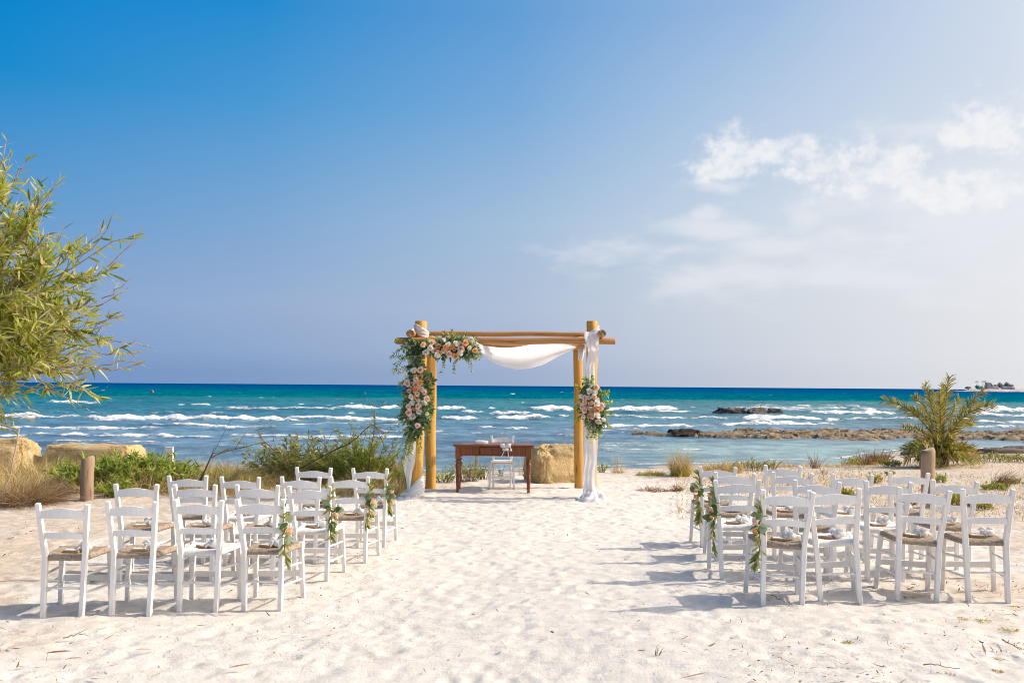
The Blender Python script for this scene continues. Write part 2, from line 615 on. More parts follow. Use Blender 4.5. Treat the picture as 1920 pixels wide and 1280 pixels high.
M['kraft'] = simple_mat('kraft_card', (0.42, 0.25, 0.12), 0.8, 0.15, 0.15, 30)
M['card'] = simple_mat('printed_card', (0.78, 0.75, 0.70), 0.8, 0.15, 0.05, 30)
M['limestone'] = None
M['leaf_acacia'] = leaf_mat('acacia_leaves', [(0.14, 0.18, 0.02), (0.29, 0.34, 0.03), (0.42, 0.45, 0.05), (0.50, 0.46, 0.13), (0.58, 0.52, 0.30)], trans=0.42)
M['leaf_green'] = leaf_mat('green_leaves', [(0.12, 0.17, 0.025), (0.24, 0.32, 0.045), (0.38, 0.46, 0.075), (0.50, 0.53, 0.16)], trans=0.5)
M['leaf_bright'] = leaf_mat('fresh_green_leaves', [(0.13, 0.19, 0.02), (0.25, 0.33, 0.035), (0.38, 0.44, 0.06), (0.46, 0.44, 0.13)], trans=0.38)
M['leaf_olive'] = leaf_mat('olive_leaves', [(0.13, 0.155, 0.04), (0.25, 0.275, 0.08), (0.38, 0.38, 0.13), (0.50, 0.45, 0.22)], trans=0.45)
M['leaf_euca'] = leaf_mat('eucalyptus_leaves', [(0.07, 0.13, 0.04), (0.16, 0.24, 0.11), (0.28, 0.37, 0.22), (0.40, 0.47, 0.33)], 0.5, 0.35)
M['leaf_yellow'] = leaf_mat('succulent_yellow_green', [(0.22, 0.22, 0.02), (0.40, 0.38, 0.04), (0.54, 0.48, 0.08)])
M['leaf_palm'] = leaf_mat('palm_leaflets', [(0.13, 0.13, 0.02), (0.27, 0.25, 0.035), (0.40, 0.35, 0.07), (0.47, 0.33, 0.13)], 0.4, 0.35)
M['dry'] = leaf_mat('dry_grass', [(0.32, 0.20, 0.065), (0.46, 0.32, 0.115), (0.57, 0.42, 0.19), (0.62, 0.50, 0.29)], 0.8, 0.25)
M['dry_red'] = leaf_mat('reddish_dry_stems', [(0.17, 0.085, 0.04), (0.27, 0.14, 0.06), (0.38, 0.23, 0.10)], 0.8, 0.2)
M['brown'] = leaf_mat('brown_dead_twigs', [(0.18, 0.10, 0.05), (0.33, 0.20, 0.11), (0.47, 0.33, 0.20)], 0.9, 0.1)
M['bark'] = simple_mat('acacia_bark', (0.27, 0.17, 0.105), 0.85, 0.15, 0.35, 12, 0.4, 40)
M['twig_pale'] = simple_mat('pale_acacia_bark', (0.46, 0.33, 0.23), 0.8, 0.15, 0.4, 12, 0.4, 40)
M['twig'] = simple_mat('dark_twig', (0.10, 0.062, 0.035), 0.9, 0.1, 0.3, 20)


def rock_mat(name, c1, c2, c3, scale=6, bump=0.8):
    m, n, b = new_mat(name)
    tc = n.node('ShaderNodeTexCoord').outputs['Object']
    f = n.noise(tc, scale, 7, 0.65)
    f2 = n.noise(n.mapping(tc, (1, 1, 2.5), loc=(3, 1, 0)), scale * 0.35, 4, 0.5)
    c = n.ramp(f, [(0.33, c1), (0.5, c2), (0.68, c3)])
    c = n.mix(n.smooth(f2, 0.42, 0.68), c, tuple(v * 1.15 for v in c2))
    n.l.new(c, b.inputs['Base Color'])
    b.inputs['Roughness'].default_value = 0.9
    b.inputs['Specular IOR Level'].default_value = 0.15
    vo = n.node('ShaderNodeTexVoronoi', feature='DISTANCE_TO_EDGE')
    n.l.new(n.mapping(tc, (1, 1, 0.6)), vo.inputs['Vector']); vo.inputs['Scale'].default_value = scale * 0.9
    crk = n.smooth(vo.outputs[0], 0.06, 0.0)
    bp = n.node('ShaderNodeBump'); bp.inputs['Strength'].default_value = bump; bp.inputs['Distance'].default_value = 0.06
    n.l.new(n.math('SUBTRACT', n.noise(tc, scale * 3, 9, 0.75), n.math('MULTIPLY', crk, 0.12)), bp.inputs['Height']); n.l.new(bp.outputs[0], b.inputs['Normal'])
    return m


M['limestone'] = rock_mat('tan_limestone', (0.42, 0.265, 0.11), (0.56, 0.40, 0.19), (0.66, 0.52, 0.31))
M['dark_rock'] = rock_mat('wet_dark_rock', (0.018, 0.013, 0.010), (0.045, 0.032, 0.024), (0.13, 0.09, 0.06), 4)
M['sea_rock'] = rock_mat('brown_sea_rock', (0.06, 0.043, 0.037), (0.15, 0.11, 0.095), (0.28, 0.21, 0.17), 3)

# ------------------------------------------------------------------ terrain
SEA_Z = -0.5
_sx = np.array([-60, -13.2, -3.6, -1.8, 2.8, 5, 7, 9.6, 12.7, 15.1, 17.7, 20, 30, 60])
_sy = np.array([22, 24.0, 24.0, 24.6, 26.1, 27.2, 27.7, 28.4, 32.3, 34.8, 34.8, 36.4, 38, 42])


def shore(x):
    return np.interp(x, _sx, _sy)


def ground_base(x, y):
    x = np.asarray(x, float); y = np.asarray(y, float)
    right = 0.09 * np.tanh(np.maximum(x, 0) / 1.2) * (1 - sstep(6.8, 11, y))
    left = -0.07 * np.tanh(np.maximum(-x, 0) / 1.2) * (1 - sstep(11, 15, y))
    ys = shore(x)
    t = (y - (ys - 8)) / 8
    z = right + left - 0.5 * sstep(0, 1, t) * np.where(t < 1, 1, 0) - np.where(t >= 1, 0.5 + 0.12 * np.minimum((t - 1) * 8, 14), 0)
    return z


def ground_z(x, y):
    return float(ground_base(x, y)) + 0.02


def G(px, py):
    """where the line of sight through a photo point meets the ground"""
    r = ray(px, py)
    z = 0.0
    for _ in range(12):
        t = (z - EYE) / r.z
        p = Vector((0, 0, EYE)) + r * t
        z = z * 0.4 + 0.6 * ground_z(p.x, min(p.y, 60))
    return Vector((p.x, p.y, z))


def P(px, py, Y):
    """the point at distance Y from the camera plane on a line of sight"""
    r = ray(px, py)
    return Vector((0, 0, EYE)) + r * (Y / r.y)


def build_sand():
    core_x = np.arange(-8.4, 8.4, 0.03)
    core_y = np.arange(4.6, 18.5, 0.03)

    def grow(start, end, step, f):
        out = [start]
        while out[-1] < end:
            step *= f
            out.append(out[-1] + step)
        return np.array(out[1:])
    gx = grow(8.4, 70, 0.04, 1.08)
    xs = np.concatenate([-gx[::-1], core_x, gx])
    gy = grow(18.5, 60, 0.035, 1.015)
    gb = grow(0, 35, 0.05, 1.25)
    ys = np.concatenate([(4.6 - gb)[::-1], core_y, gy])
    X, Y = np.meshgrid(xs, ys)
    H = np.zeros_like(X)
    # trodden sand: many soft footprints pressed into the core area
    h = np.zeros((len(core_y), len(core_x)))
    rng = np.random.default_rng(5)
    for k in range(11000):
        cx = rng.uniform(-8.2, 8.2); cy = 4.7 + 13.6 * rng.random() ** 1.15
        a = rng.uniform(0, math.pi) if rng.random() < 0.4 else math.pi / 2 + rng.normal() * 0.5
        la = rng.uniform(0.035, 0.085) if rng.random() < .8 else rng.uniform(0.09, 0.15); lb = la * rng.uniform(0.4, 0.75)
        dep = rng.uniform(0.002, 0.012) * (1.0 if abs(cx) < 4 else 0.75)
        i0 = int((cx - 0.4 + 8.4) / 0.03); i1 = i0 + 27; j0 = int((cy - 0.4 - 4.6) / 0.03); j1 = j0 + 27
        i0 = max(i0, 0); j0 = max(j0, 0); i1 = min(i1, len(core_x)); j1 = min(j1, len(core_y))
        if i1 - i0 < 3 or j1 - j0 < 3: continue
        xx = core_x[i0:i1][None, :] - cx; yy = core_y[j0:j1][:, None] - cy
        u = (xx * math.cos(a) + yy * math.sin(a)) / la
        v = (-xx * math.sin(a) + yy * math.cos(a)) / lb
        q = np.sqrt(u * u + v * v)
        h[j0:j1, i0:i1] += dep * (-np.exp(-(q / 0.8) ** 3) + 0.4 * np.exp(-((q - 1.25) / 0.38) ** 2) * (0.6 + 0.4 * np.sign(u)))
    cx0 = len(gx); cy0 = len(gb)
    w = np.minimum(np.minimum(np.arange(len(core_x)), np.arange(len(core_x))[::-1])[None, :],
                   np.minimum(np.arange(len(core_y)), np.arange(len(core_y))[::-1])[:, None]) / 20.0
    H[cy0:cy0 + len(core_y), cx0:cx0 + len(core_x)] += np.tanh(h / 0.05) * 0.05 * np.clip(w, 0, 1)
    near = np.exp(-np.maximum(0, np.abs(X) - 15) / 20)
    trod = 0.6 + 0.4 * sstep(3.0, 1.0, np.abs(X)) + 0.3 * (fbm2(X * .7 + 40, Y * .7, 2) - .5)
    H += (fbm2(X * 0.8, Y * 0.8, 3) - 0.5) * 0.05 * near
    H += (fbm2(X * 3.1 + 5, Y * 3.1, 3) - 0.5) * 0.022 * near
    rid = 1 - np.abs(2 * fbm2(X * 3.6 + 2, Y * 5.2 + 8, 3) - 1)
    H += (rid ** 3 - 0.5) * 0.010 * near
    H += (fbm2(X * 9, Y * 11, 3) - 0.5) * 0.021 * near
    Z = ground_base(X, Y) + H
    n, k = X.shape
    V = np.stack([X, Y, Z], -1).reshape(-1, 3)
    idx = np.arange(n * k).reshape(n, k)
    F = np.stack([idx[:-1, :-1], idx[:-1, 1:], idx[1:, 1:], idx[1:, :-1]], -1).reshape(-1, 4)
    # how much broken plant matter and coarser tan grit lies in the sand
    grit = sstep(2.6, 5.5, np.abs(X) + (fbm2(X * .6, Y * .6, 3) - .5) * 3) * 0.75 + sstep(1.2, 2.2, -X) * sstep(8, 9.5, Y) * .25 + sstep(13.5, 19, Y + (fbm2(X * .5 + 9, Y * .5, 3) - .5) * 5) * 0.55
    grit += sstep(1.5, 4.5, X) * sstep(9, 5, Y) * 0.25
    wet = sstep(1.8, 0.3, shore(X) - Y)
    me = mesh_np('sand', V, F, M['sand'], attrs={'grit': np.clip(grit, 0, 1).ravel(), 'wet': wet.ravel()})
    o = ob('sand', me)
    props(o, kind='structure')
    return o


def sand_material():
    m, n, b = new_mat('beach_sand')
    tc = n.node('ShaderNodeTexCoord').outputs['Object']
    grit = n.attr('grit').outputs['Fac']
    wet = n.attr('wet').outputs['Fac']
    big = n.noise(tc, 1.6, 5, 0.6)
    mid = n.noise(tc, 9, 6, 0.65)
    fine = n.noise(tc, 130, 4, 0.7)
    white = n.ramp(mid, [(0.3, (0.64, 0.575, 0.49)), (0.6, (0.725, 0.67, 0.59))])
    tan = n.ramp(mid, [(0.3, (0.47, 0.365, 0.265)), (0.55, (0.60, 0.50, 0.395)), (0.7, (0.67, 0.59, 0.495))])
    f = n.smooth(n.math('ADD', n.math('MULTIPLY', grit, 0.8), n.math('MULTIPLY', n.math('SUBTRACT', big, 0.5), 1.5)), 0.12, 0.75)
    c = n.mix(f, white, tan)
    # grains and specks of shell and bark
    c = n.mix(n.math('MULTIPLY', n.smooth(fine, 0.56, 0.75), 0.28), c, (0.36, 0.27, 0.20))
    sp = n.noise(tc, 55, 3, 0.6)
    thr = n.math('MULTIPLY', n.smooth(sp, 0.64, 0.72), n.math('ADD', 0.12, n.math('MULTIPLY', f, 0.75)))
    c = n.mix(thr, c, (0.19, 0.11, 0.06))
    c = n.mix(n.math('MULTIPLY', wet, 0.6), c, (0.36, 0.30, 0.24))
    n.l.new(c, b.inputs['Base Color'])
    b.inputs['Roughness'].default_value = 0.95
    b.inputs['Specular IOR Level'].default_value = 0.08
    bp = n.node('ShaderNodeBump'); bp.inputs['Strength'].default_value = 0.8; bp.inputs['Distance'].default_value = 0.014
    hgt = n.math('ADD', n.math('MULTIPLY', n.noise(tc, 38, 6, 0.7), 1.0), n.math('MULTIPLY', fine, 0.35))
    n.l.new(hgt, bp.inputs['Height']); n.l.new(bp.outputs[0], b.inputs['Normal'])
    return m


M['sand'] = sand_material()
build_sand()


# ------------------------------------------------------------------ sea
def hor_px(px):
    return 723 + (px - 960) * 0.0075


DROP = EYE - SEA_Z
BREAKERS = [  # photo x from, to, y of the crest foot, thickness, strength
    (-200, 190, 785, 10, 1.0), (110, 620, 789, 12, 1.0), (500, 860, 788, 7, 0.9),
    (-150, 370, 804, 8, 0.9), (250, 540, 802, 7, 0.8), (-60, 460, 818, 5, 0.8), (380, 860, 819, 4, 0.8), (-100, 400, 832, 3, 0.5), (300, 800, 836, 3, 0.5),
    (618, 770, 767, 9, 1.0), (810, 882, 768, 8, 0.9), (350, 402, 760, 4, 0.8), (80, 195, 755, 5, 0.8),
    (985, 1085, 769, 8, 1.0), (858, 915, 774, 5, 0.8), (905, 1010, 776, 6, 0.8), (815, 905, 784, 7, 0.9), (915, 1056, 784, 8, 1.0),
    (885, 1010, 800, 6, 0.8), (1030, 1110, 817, 4, 0.5), (640, 790, 805, 5, 0.5),
    (1100, 1290, 770, 8, 1.0), (1150, 1320, 774, 4, 0.7), (1080, 1400, 783, 5, 0.7), (1370, 1560, 785, 8, 1.0), (1540, 1610, 787, 6, 0.8),
    (1060, 1330, 800, 8, 1.0), (1320, 1600, 798, 7, 1.0), (1500, 1700, 776, 8, 1.0), (1585, 1650, 769, 6, 0.8),
    (1560, 1760, 786, 5, 0.7), (1810, 2000, 773, 10, 1.0), (1790, 2000, 782, 9, 1.0), (1800, 2000, 793, 7, 0.9), (1780, 2000, 801, 6, 0.7),
    (1690, 1830, 779, 5, 0.6), (1140, 1240, 812, 4, 0.4), (2000, 2300, 785, 10, 1), (-700, -150, 790, 10, 1), (-600, -100, 806, 8, .8),
    (1390, 1700, 866, 3, 0.35), (1250, 1420, 872, 2, 0.25),
]


def build_sea():
    p = np.concatenate([np.arange(190, 20, -0.5), np.arange(20, 3, -0.3), np.geomspace(3, 0.22, 40)])
    D = FPX * DROP / p
    # columns fan out with distance so that the far water is not over-divided
    u = np.concatenate([np.linspace(-1.6, -0.66, 60)[:-1], np.linspace(-0.66, 0.66, 1000), np.linspace(0.66, 1.6, 60)[1:]])
    X = D[:, None] * u[None, :]
    Y = np.repeat(D[:, None], len(u), 1)
    px = 960 + u * FPX
    PX = np.repeat(px[None, :], len(D), 0)
    PP = np.repeat(p[:, None], len(u), 1)
    fade = np.clip(Y / 60, 0.35, 1.6)
    chop = (fbm2(X * 0.5, Y * 0.55, 4) - 0.5) * 0.26 * fade + (fbm2(X * 0.06 + 7, Y * 0.16, 3) - 0.5) * 0.24 * fade
    chop *= sstep(0, 16, Y - shore(X)) * 0.85 + 0.15
    Z = SEA_Z + chop
    foam = np.zeros_like(X)
    rb = np.random.default_rng(23)
    extra = []
    for _ in range(70):
        xa = rb.uniform(-300, 2100); ya = rb.uniform(761, 846) if xa < 1150 else rb.uniform(761, 806)
        extra.append((xa, xa + rb.uniform(60, 330), ya, rb.uniform(1.5, 4.5), rb.uniform(0.35, 0.7)))
    for k, (x0, x1, y, th, st) in enumerate(BREAKERS + extra):
        xm = min(max((x0 + x1) / 2, 0), 1920)
        pc = y - hor_px(xm)
        d0 = FPX * DROP / pc
        dres = d0 * d0 / (FPX * DROP)
        fr = max(0.35, dres * 0.7); bk = max(1.3, dres * 1.6)
        reach = 4 * bk + 8 + 6 * dres
        jr = np.where(np.abs(D - d0) < reach)[0]
        L = (x1 - x0)
        c0, c1 = np.searchsorted(px, [x0 - L * .06, x1 + L * .06])
        if len(jr) == 0 or c1 - c0 < 2: continue
        W = (slice(jr[0], jr[-1] + 1), slice(c0, c1))
        Xw, Yw, Pw = X[W], Y[W], PX[W]
        wob = (fbm2(Xw * 0.16 + k * 31.7, Xw * 0 + k, 3) - 0.5) * 3.0 * min(1, d0 / 60) + (fbm2(Xw * 1.1 + k * 3.7, Xw * 0 + k, 2) - 0.5) * 0.8
        yc = d0 + wob * min(2.0, 0.7 + dres * 0.4)
        end = sstep(x0 - L * .05, x0 + L * 0.22, Pw) * sstep(x1 + L * .05, x1 - L * 0.22, Pw)
        tv = np.clip(2.2 * fbm2(Pw * 0.03 + k * 5.1, Pw * 0 + k * 2.2, 4, .65) - 0.15, 0.55 if st >= .8 else .12, 1.25)
        hgt = th / FPX * d0 * 0.78 * (0.4 + 0.6 * tv) * end * (0.55 + 0.9 * fbm2(Xw * 1.4 * 55 / max(d0, 55) + k, Xw * 0 + k * 1.7, 3, .7))
        dy = Yw - yc
        prof = np.where(dy < 0, np.exp(-(dy / fr) ** 2), np.exp(-(dy / bk) ** 2))
        Z[W] += hgt * prof
        fw = np.where(dy < 0, np.exp(-(dy / (fr * 1.6)) ** 2), np.exp(-(dy / (bk * 0.28)) ** 2))
        wash = np.where(dy < 0, np.exp(np.minimum(dy, 0) / (1.6 + dres)) * 0.38, np.exp(-np.maximum(dy, 0) / (2.5 + dres)) * 0.3)
        foam[W] = np.maximum(foam[W], st * end * np.maximum(fw * (0.5 + 0.42 * tv), wash))
    # whitecaps out at sea
    rng = np.random.default_rng(8)
    for _ in range(100):
        cx = rng.uniform(-900, 2900); pc = rng.uniform(5, 44) if rng.random() < .8 else rng.uniform(30, 60)
        ww = rng.uniform(2, 8) * (0.5 + pc / 40); hh = max(0.35, rng.uniform(0.5, 1.6) * pc / 30)
        sl = rng.normal() * 0.02
        i0, i1 = np.searchsorted(px, [cx - ww * 2, cx + ww * 2])
        j = np.where(np.abs(p - pc) < hh * 3)[0]
        if len(j) == 0 or i1 - i0 < 1: continue
        sub = np.exp(-((PX[j[0]:j[-1] + 1, i0:i1] - cx) / ww) ** 2 - ((PP[j[0]:j[-1] + 1, i0:i1] - pc - (PX[j[0]:j[-1] + 1, i0:i1] - cx) * sl) / hh) ** 2)
        foam[j[0]:j[-1] + 1, i0:i1] = np.maximum(foam[j[0]:j[-1] + 1, i0:i1], sub * rng.uniform(0.35, 0.85))
    # broken water in the surf zone and along the beach
    surf = sstep(120, 70, Y) * sstep(30, 46, Y)
    foam = np.maximum(foam, surf * 0.36 * fbm2(X * 0.10, Y * 0.22, 4))
    edge = Y - shore(X)
    foam = np.maximum(foam, np.exp(-((edge - 0.25 - fbm2(X * .5, Y * 0, 3) * .9) / 0.4) ** 2) * 0.62)
    # water colour: what the depth and the bottom make of it
    keys = np.array([0, 6, 14, 24, 34, 44, 56, 75, 100, 130, 165, 200.])
    kc = np.array([(0.0, 0.048, 0.165), (0.0, 0.072, 0.185), (0.0, 0.110, 0.175), (0.0, 0.135, 0.165), (0.004, 0.14, 0.165),
                   (0.012, 0.135, 0.165), (0.03, 0.14, 0.18), (0.08, 0.185, 0.245), (0.12, 0.215, 0.29), (0.15, 0.24, 0.30), (0.16, 0.25, 0.27), (0.24, 0.30, 0.28)])
    big = (fbm2(X * 0.018 + 4, Y * 0.045, 4) - 0.5) * 22 * np.clip(PP / 40, 0.1, 1)
    q = np.clip(PP + big, 0, 199)
    C = np.stack([np.interp(q, keys, kc[:, i]) for i in range(3)], -1)
    # sheltered shallow pool behind the reef on the right is pale turquoise over sand
    pool = sstep(1, 6, X) * sstep(42, 36, Y)
    C = C * (1 - pool[..., None]) + np.array((0.20, 0.315, 0.32)) * pool[..., None]
    weed = sstep(0.56, 0.72, fbm2(X * 0.09 + 11, Y * 0.35, 4)) * sstep(60, 36, Y) * (1 - 0.75 * pool)
    C = C * (1 - 0.42 * weed[..., None])
    V = np.stack([X, Y, Z], -1).reshape(-1, 3)
    n, k = X.shape
    idx = np.arange(n * k).reshape(n, k)
    F = np.stack([idx[:-1, :-1], idx[:-1, 1:], idx[1:, 1:], idx[1:, :-1]], -1).reshape(-1, 4)
    o = ob('sea', mesh_np('sea', V, F, M['water'], attrs={'foam': foam.ravel(), 'wcol': C.reshape(-1, 3)}))
    props(o, kind='structure')


def water_material():
    m, n, b = new_mat('sea_water')
    geo = n.node('ShaderNodeNewGeometry').outputs['Position']
    wc = n.attr('wcol').outputs['Color']
    foam = n.attr('foam').outputs['Fac']
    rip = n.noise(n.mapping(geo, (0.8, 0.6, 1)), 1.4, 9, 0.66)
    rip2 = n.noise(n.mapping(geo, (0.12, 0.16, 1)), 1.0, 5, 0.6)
    c = n.mix(n.smooth(n.math('ADD', n.math('MULTIPLY', rip, 0.6), n.math('MULTIPLY', rip2, 0.4)), 0.38, 0.62), n.mix(1.0, wc, (0.48, 0.56, 0.64), 'MULTIPLY'), n.mix(1.0, wc, (1.45, 1.36, 1.25), 'MULTIPLY'))  # light and dark ripple tones stand in for sky reflected on wave slopes
    fn = n.noise(n.mapping(geo, (0.8, 0.9, 2.0)), 1.7, 10, 0.8)
    f = n.smooth(n.math('ADD', n.math('MULTIPLY', foam, 1.15), n.math('MULTIPLY', n.math('SUBTRACT', fn, 0.5), 2.6)), 0.45, 0.80)
    col = n.mix(f, c, (0.84, 0.85, 0.85))
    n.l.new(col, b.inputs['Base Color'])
    n.l.new(n.math('ADD', 0.28, n.math('MULTIPLY', f, 0.6)), b.inputs['Roughness'])
    b.inputs['IOR'].default_value = 1.33
    sy = n.node('ShaderNodeSeparateXYZ'); n.l.new(geo, sy.inputs[0])
    near = n.smooth(sy.outputs[1], 170.0, 25.0)
    n.l.new(n.math('MULTIPLY', n.math('ADD', 0.0, n.math('MULTIPLY', near, 0.19)), n.math('SUBTRACT', 1.0, n.math('MULTIPLY', f, 0.8))), b.inputs['Specular IOR Level'])
    bp = n.node('ShaderNodeBump'); bp.inputs['Strength'].default_value = 0.8; bp.inputs['Distance'].default_value = 0.3
    h = n.math('ADD', n.math('MULTIPLY', rip, 0.7), n.math('MULTIPLY', rip2, 0.8))
    h = n.math('ADD', h, n.math('MULTIPLY', n.math('MULTIPLY', fn, f), 0.6))
    n.l.new(h, bp.inputs['Height']); n.l.new(bp.outputs[0], b.inputs['Normal'])
    return m


M['water'] = water_material()
build_sea()


# ------------------------------------------------------------------ reef and rocks
def build_reef():
    xs = np.arange(5.6, 42, 0.09); ys = np.arange(36.0, 51.5, 0.09)
    X, Y = np.meshgrid(xs, ys)
    yc = 43.4 + 0.075 * (X - 10) + (fbm2(X * 0.2, X * 0 + 3, 3) - 0.5) * 2.4
    half = 3.4 * sstep(6.6, 14, X) * (0.75 + 0.5 * fbm2(X * 0.3 + 9, X * 0, 3)) + 0.25
    e = 1 - np.abs(Y - yc) / half
    z = -0.66 + 0.32 * sstep(-0.25, 0.75, e + (fbm2(X * 0.9, Y * 0.9, 4) - 0.5) * 1.5)
    n1 = fbm2(X * 1.3 + 5, Y * 2.2, 5, 0.6)
    z += (n1 - 0.5) * 0.40 * sstep(-0.2, 0.4, e) + sstep(0.1, 0.8, (Y - yc) / half) * 0.10 * sstep(0, .3, e)
    z -= sstep(0.60, 0.70, fbm2(X * 1.9 + 31, Y * 3.4, 4, .6)) * 0.22
    z = np.where(e < -0.6, -0.9, z)
    hi = np.clip((z - SEA_Z) / 0.35, 0, 1)
    V = np.stack([X, Y, z], -1).reshape(-1, 3)
    n, k = X.shape
    idx = np.arange(n * k).reshape(n, k)
    F = np.stack([idx[:-1, :-1], idx[:-1, 1:], idx[1:, 1:], idx[1:, :-1]], -1).reshape(-1, 4)
    keep = (z.reshape(-1)[F].max(1) > -0.72)
    m = rock_mat('reef_rock', (0.05, 0.036, 0.025), (0.25, 0.18, 0.11), (0.46, 0.365, 0.235), 2.2, 1.0)
    o = ob('reef', mesh_np('reef', V, F[keep], m, smooth=False))
    props(o, kind='structure')


build_reef()


def rock_mesh(name, size, mat, box=0.5, rough=0.12, seed=0, nu=44, nv=26, freq=2.0, under=0.0, cuts=0):
    th = np.linspace(0, 2 * math.pi, nu, endpoint=False); ph = np.linspace(-math.pi / 2, math.pi / 2, nv)
    T, H = np.meshgrid(th, ph)

    def sp(v): return np.sign(v) * np.abs(v) ** box
    d = np.stack([sp(np.cos(H)) * sp(np.cos(T)), sp(np.cos(H)) * sp(np.sin(T)), sp(np.sin(H))], -1)
    s = np.array(size) / 2
    q = d * s
    f = freq / max(size) * 2
    if cuts:
        rg = np.random.default_rng(seed + 100)
        for _ in range(cuts):
            nn = rg.normal(size=3); nn[2] = abs(nn[2]) * 0.6 + 0.1; nn /= np.linalg.norm(nn)
            sup = np.abs(nn * s).sum() if box < 0.4 else np.linalg.norm(nn * s)
            dd = (q @ nn); lim = sup * rg.uniform(0.62, 0.86)
            q = q - np.maximum(0, dd - lim)[..., None] * nn * 0.92
    nz = fbm3(q[..., 0] * f + seed * 7.1, q[..., 1] * f + seed, q[..., 2] * f + 50, 5, 0.55) - 0.5
    nf = fbm3(q[..., 0] * f * 5 + seed, q[..., 1] * f * 5, q[..., 2] * f * 5, 3, 0.6) - 0.5
    q = q * (1 + nz * rough * 4)[..., None] + d * (nf * rough * min(size) * 0.5)[..., None]
    if under:
        lo = np.clip(-q[..., 2] / s[2], 0, 1)
        q[..., :2] *= (1 - under * lo)[..., None]
    q[..., 2] += s[2]
    V = q.reshape(-1, 3)
    idx = np.arange(nu * nv).reshape(nv, nu)
    nxt = np.roll(idx, -1, 1)
    F = np.stack([idx[:-1], nxt[:-1], nxt[1:], idx[1:]], -1).reshape(-1, 4)
    return mesh_np(name, V, F, mat, smooth=True)


def rock(name, label, cat, base, size, mat, rot=0, sink=0.1, group=None, **kw):
    me = rock_mesh(name, (size[0], size[1], size[2] + sink), M[mat], **kw)
    o = ob(name, me, None, (base[0], base[1], base[2] - sink), (0, 0, rot))
    return props(o, label, cat, group)


def SP(px, py):
    """where a line of sight meets the sea level"""
    r = ray(px, py); t = (SEA_Z - EYE) / r.z
    return Vector((0, 0, EYE)) + r * t


b = SP(1282, 818)
rock('sea_rock', 'flat topped blackish rock at the left end of the reef', 'rock', (b.x, b.y + 0.4, SEA_Z), (2.0, 0.9, 0.30), 'dark_rock', 0.05, 0.15, box=0.6, rough=0.18, seed=3, under=0.3, freq=5, nu=90, nv=44, cuts=6)
b = SP(1373, 776)
rock('sea_rock', 'long low brown rock among breakers, left of the offshore pair', 'rock', (b.x, b.y, SEA_Z), (3.2, 1.3, 0.50), 'sea_rock', -0.03, 0.25, 'offshore rocks', box=0.6, rough=0.24, seed=5, freq=7, nu=90, nv=40, cuts=5)
b = SP(1421, 777)
rock('sea_rock', 'squarish brown rock standing in the surf, middle of the offshore line', 'rock', (b.x, b.y, SEA_Z), (1.75, 1.3, 0.56), 'sea_rock', 0.03, 0.25, 'offshore rocks', box=0.5, rough=0.17, seed=9, freq=5, nu=80, nv=40, cuts=6)
b = SP(1450, 777)
rock('sea_rock', 'brown rock split off at the right end of the offshore line', 'rock', (b.x, b.y, SEA_Z), (1.35, 1.2, 0.50), 'sea_rock', 0.1, 0.25, 'offshore rocks', box=0.5, rough=0.2, seed=12, freq=5, nu=80, nv=40, cuts=6)
g = G(1038, 903)
rock('boulder', 'big tan limestone boulder on the sand beside the brown table', 'boulder', (g.x, g.y + 0.35, 0.0), (0.95, 0.8, 0.66), 'limestone', 0.42, 0.08, box=0.34, rough=0.085, seed=2, nu=150, nv=90, cuts=11, freq=3.2)
rock('limestone_block', 'tan limestone block at the left edge behind the dry brown shrub', 'stone block', (-10.05, 18.6, -0.1), (1.3, 0.9, 0.74), 'limestone', 0.1, 0.12, box=0.28, rough=0.08, seed=21, nu=120, nv=80, cuts=9, freq=3.5)
rock('limestone_block', 'long tan limestone block behind the green shrub and short post', 'stone block', (-8.35, 18.9, -0.12), (2.2, 0.9, 0.62), 'limestone', -0.02, 0.12, box=0.26, rough=0.06, seed=24, nu=160, nv=80, cuts=9, freq=5)
for i, (px, py, sx, sz, lab) in enumerate([
        (1880, 848, 1.3, 0.13, 'low dark rock at the water edge right of the palm'),
        (1655, 857, 0.7, 0.06, 'small dark rock on the wet sand left of the palm'),
        (1925, 846, 1.4, 0.15, 'dark rock on the shoreline at the right edge of the picture'),
        (1712, 850, 0.8, 0.07, 'dark flat rock just behind the palm base')]):
    g = G(px, py)
    rock('shore_rock', lab, 'rock', g, (sx, 0.6, sz), 'sea_rock', 0.1 * i, 0.08, 'dark rocks along the shoreline', box=0.6, rough=0.12, seed=30 + i, freq=3)


# ------------------------------------------------------------------ wedding arch
YF, YR = 14.7, 16.1            # distance of the front and rear posts
AR = thing('wedding_arch', 'golden log arch with four round posts standing on the beach', 'arch', (0.0, 15.4, 0))
AO = Vector((0.0, 15.4, 0))


def log(name, a, b, r, parent, knots=True, taper=1.0):
    a = Vector(a); b = Vector(b)
    # built along its own Z axis so that the grain follows the log
    L = (b - a).length
    mb = MB()
    n = 14
    ph = random.random() * 9
    pts = [(0.006 * math.sin(ph + i * 0.7), 0.006 * math.cos(ph * 2 + i * 0.9), L * i / n) for i in range(n + 1)]
    rad = [r * (1 + (taper - 1) * i / n) * (1 + 0.02 * math.sin(ph * 3 + i * 1.7)) for i in range(n + 1)]
    pts = [(0, 0, 0)] + [(p[0], p[1], p[2] + (0.006 if i == 0 else (-0.006 if i == n else 0))) for i, p in enumerate(pts)] + [(pts[-1][0], pts[-1][1], L)]
    rad = [r * 0.93] + rad + [rad[-1] * 0.93]
    mb.tube(pts, rad, 24, 0, wob=0.012, capm=1)
    o = mb.build(name, [M['beam' if name == 'beam' else 'log'], M['log_end']], parent)
    q = (b - a).to_track_quat('Z', 'Y')
    o.rotation_euler = q.to_euler()
    o.location = a - AO
    return o


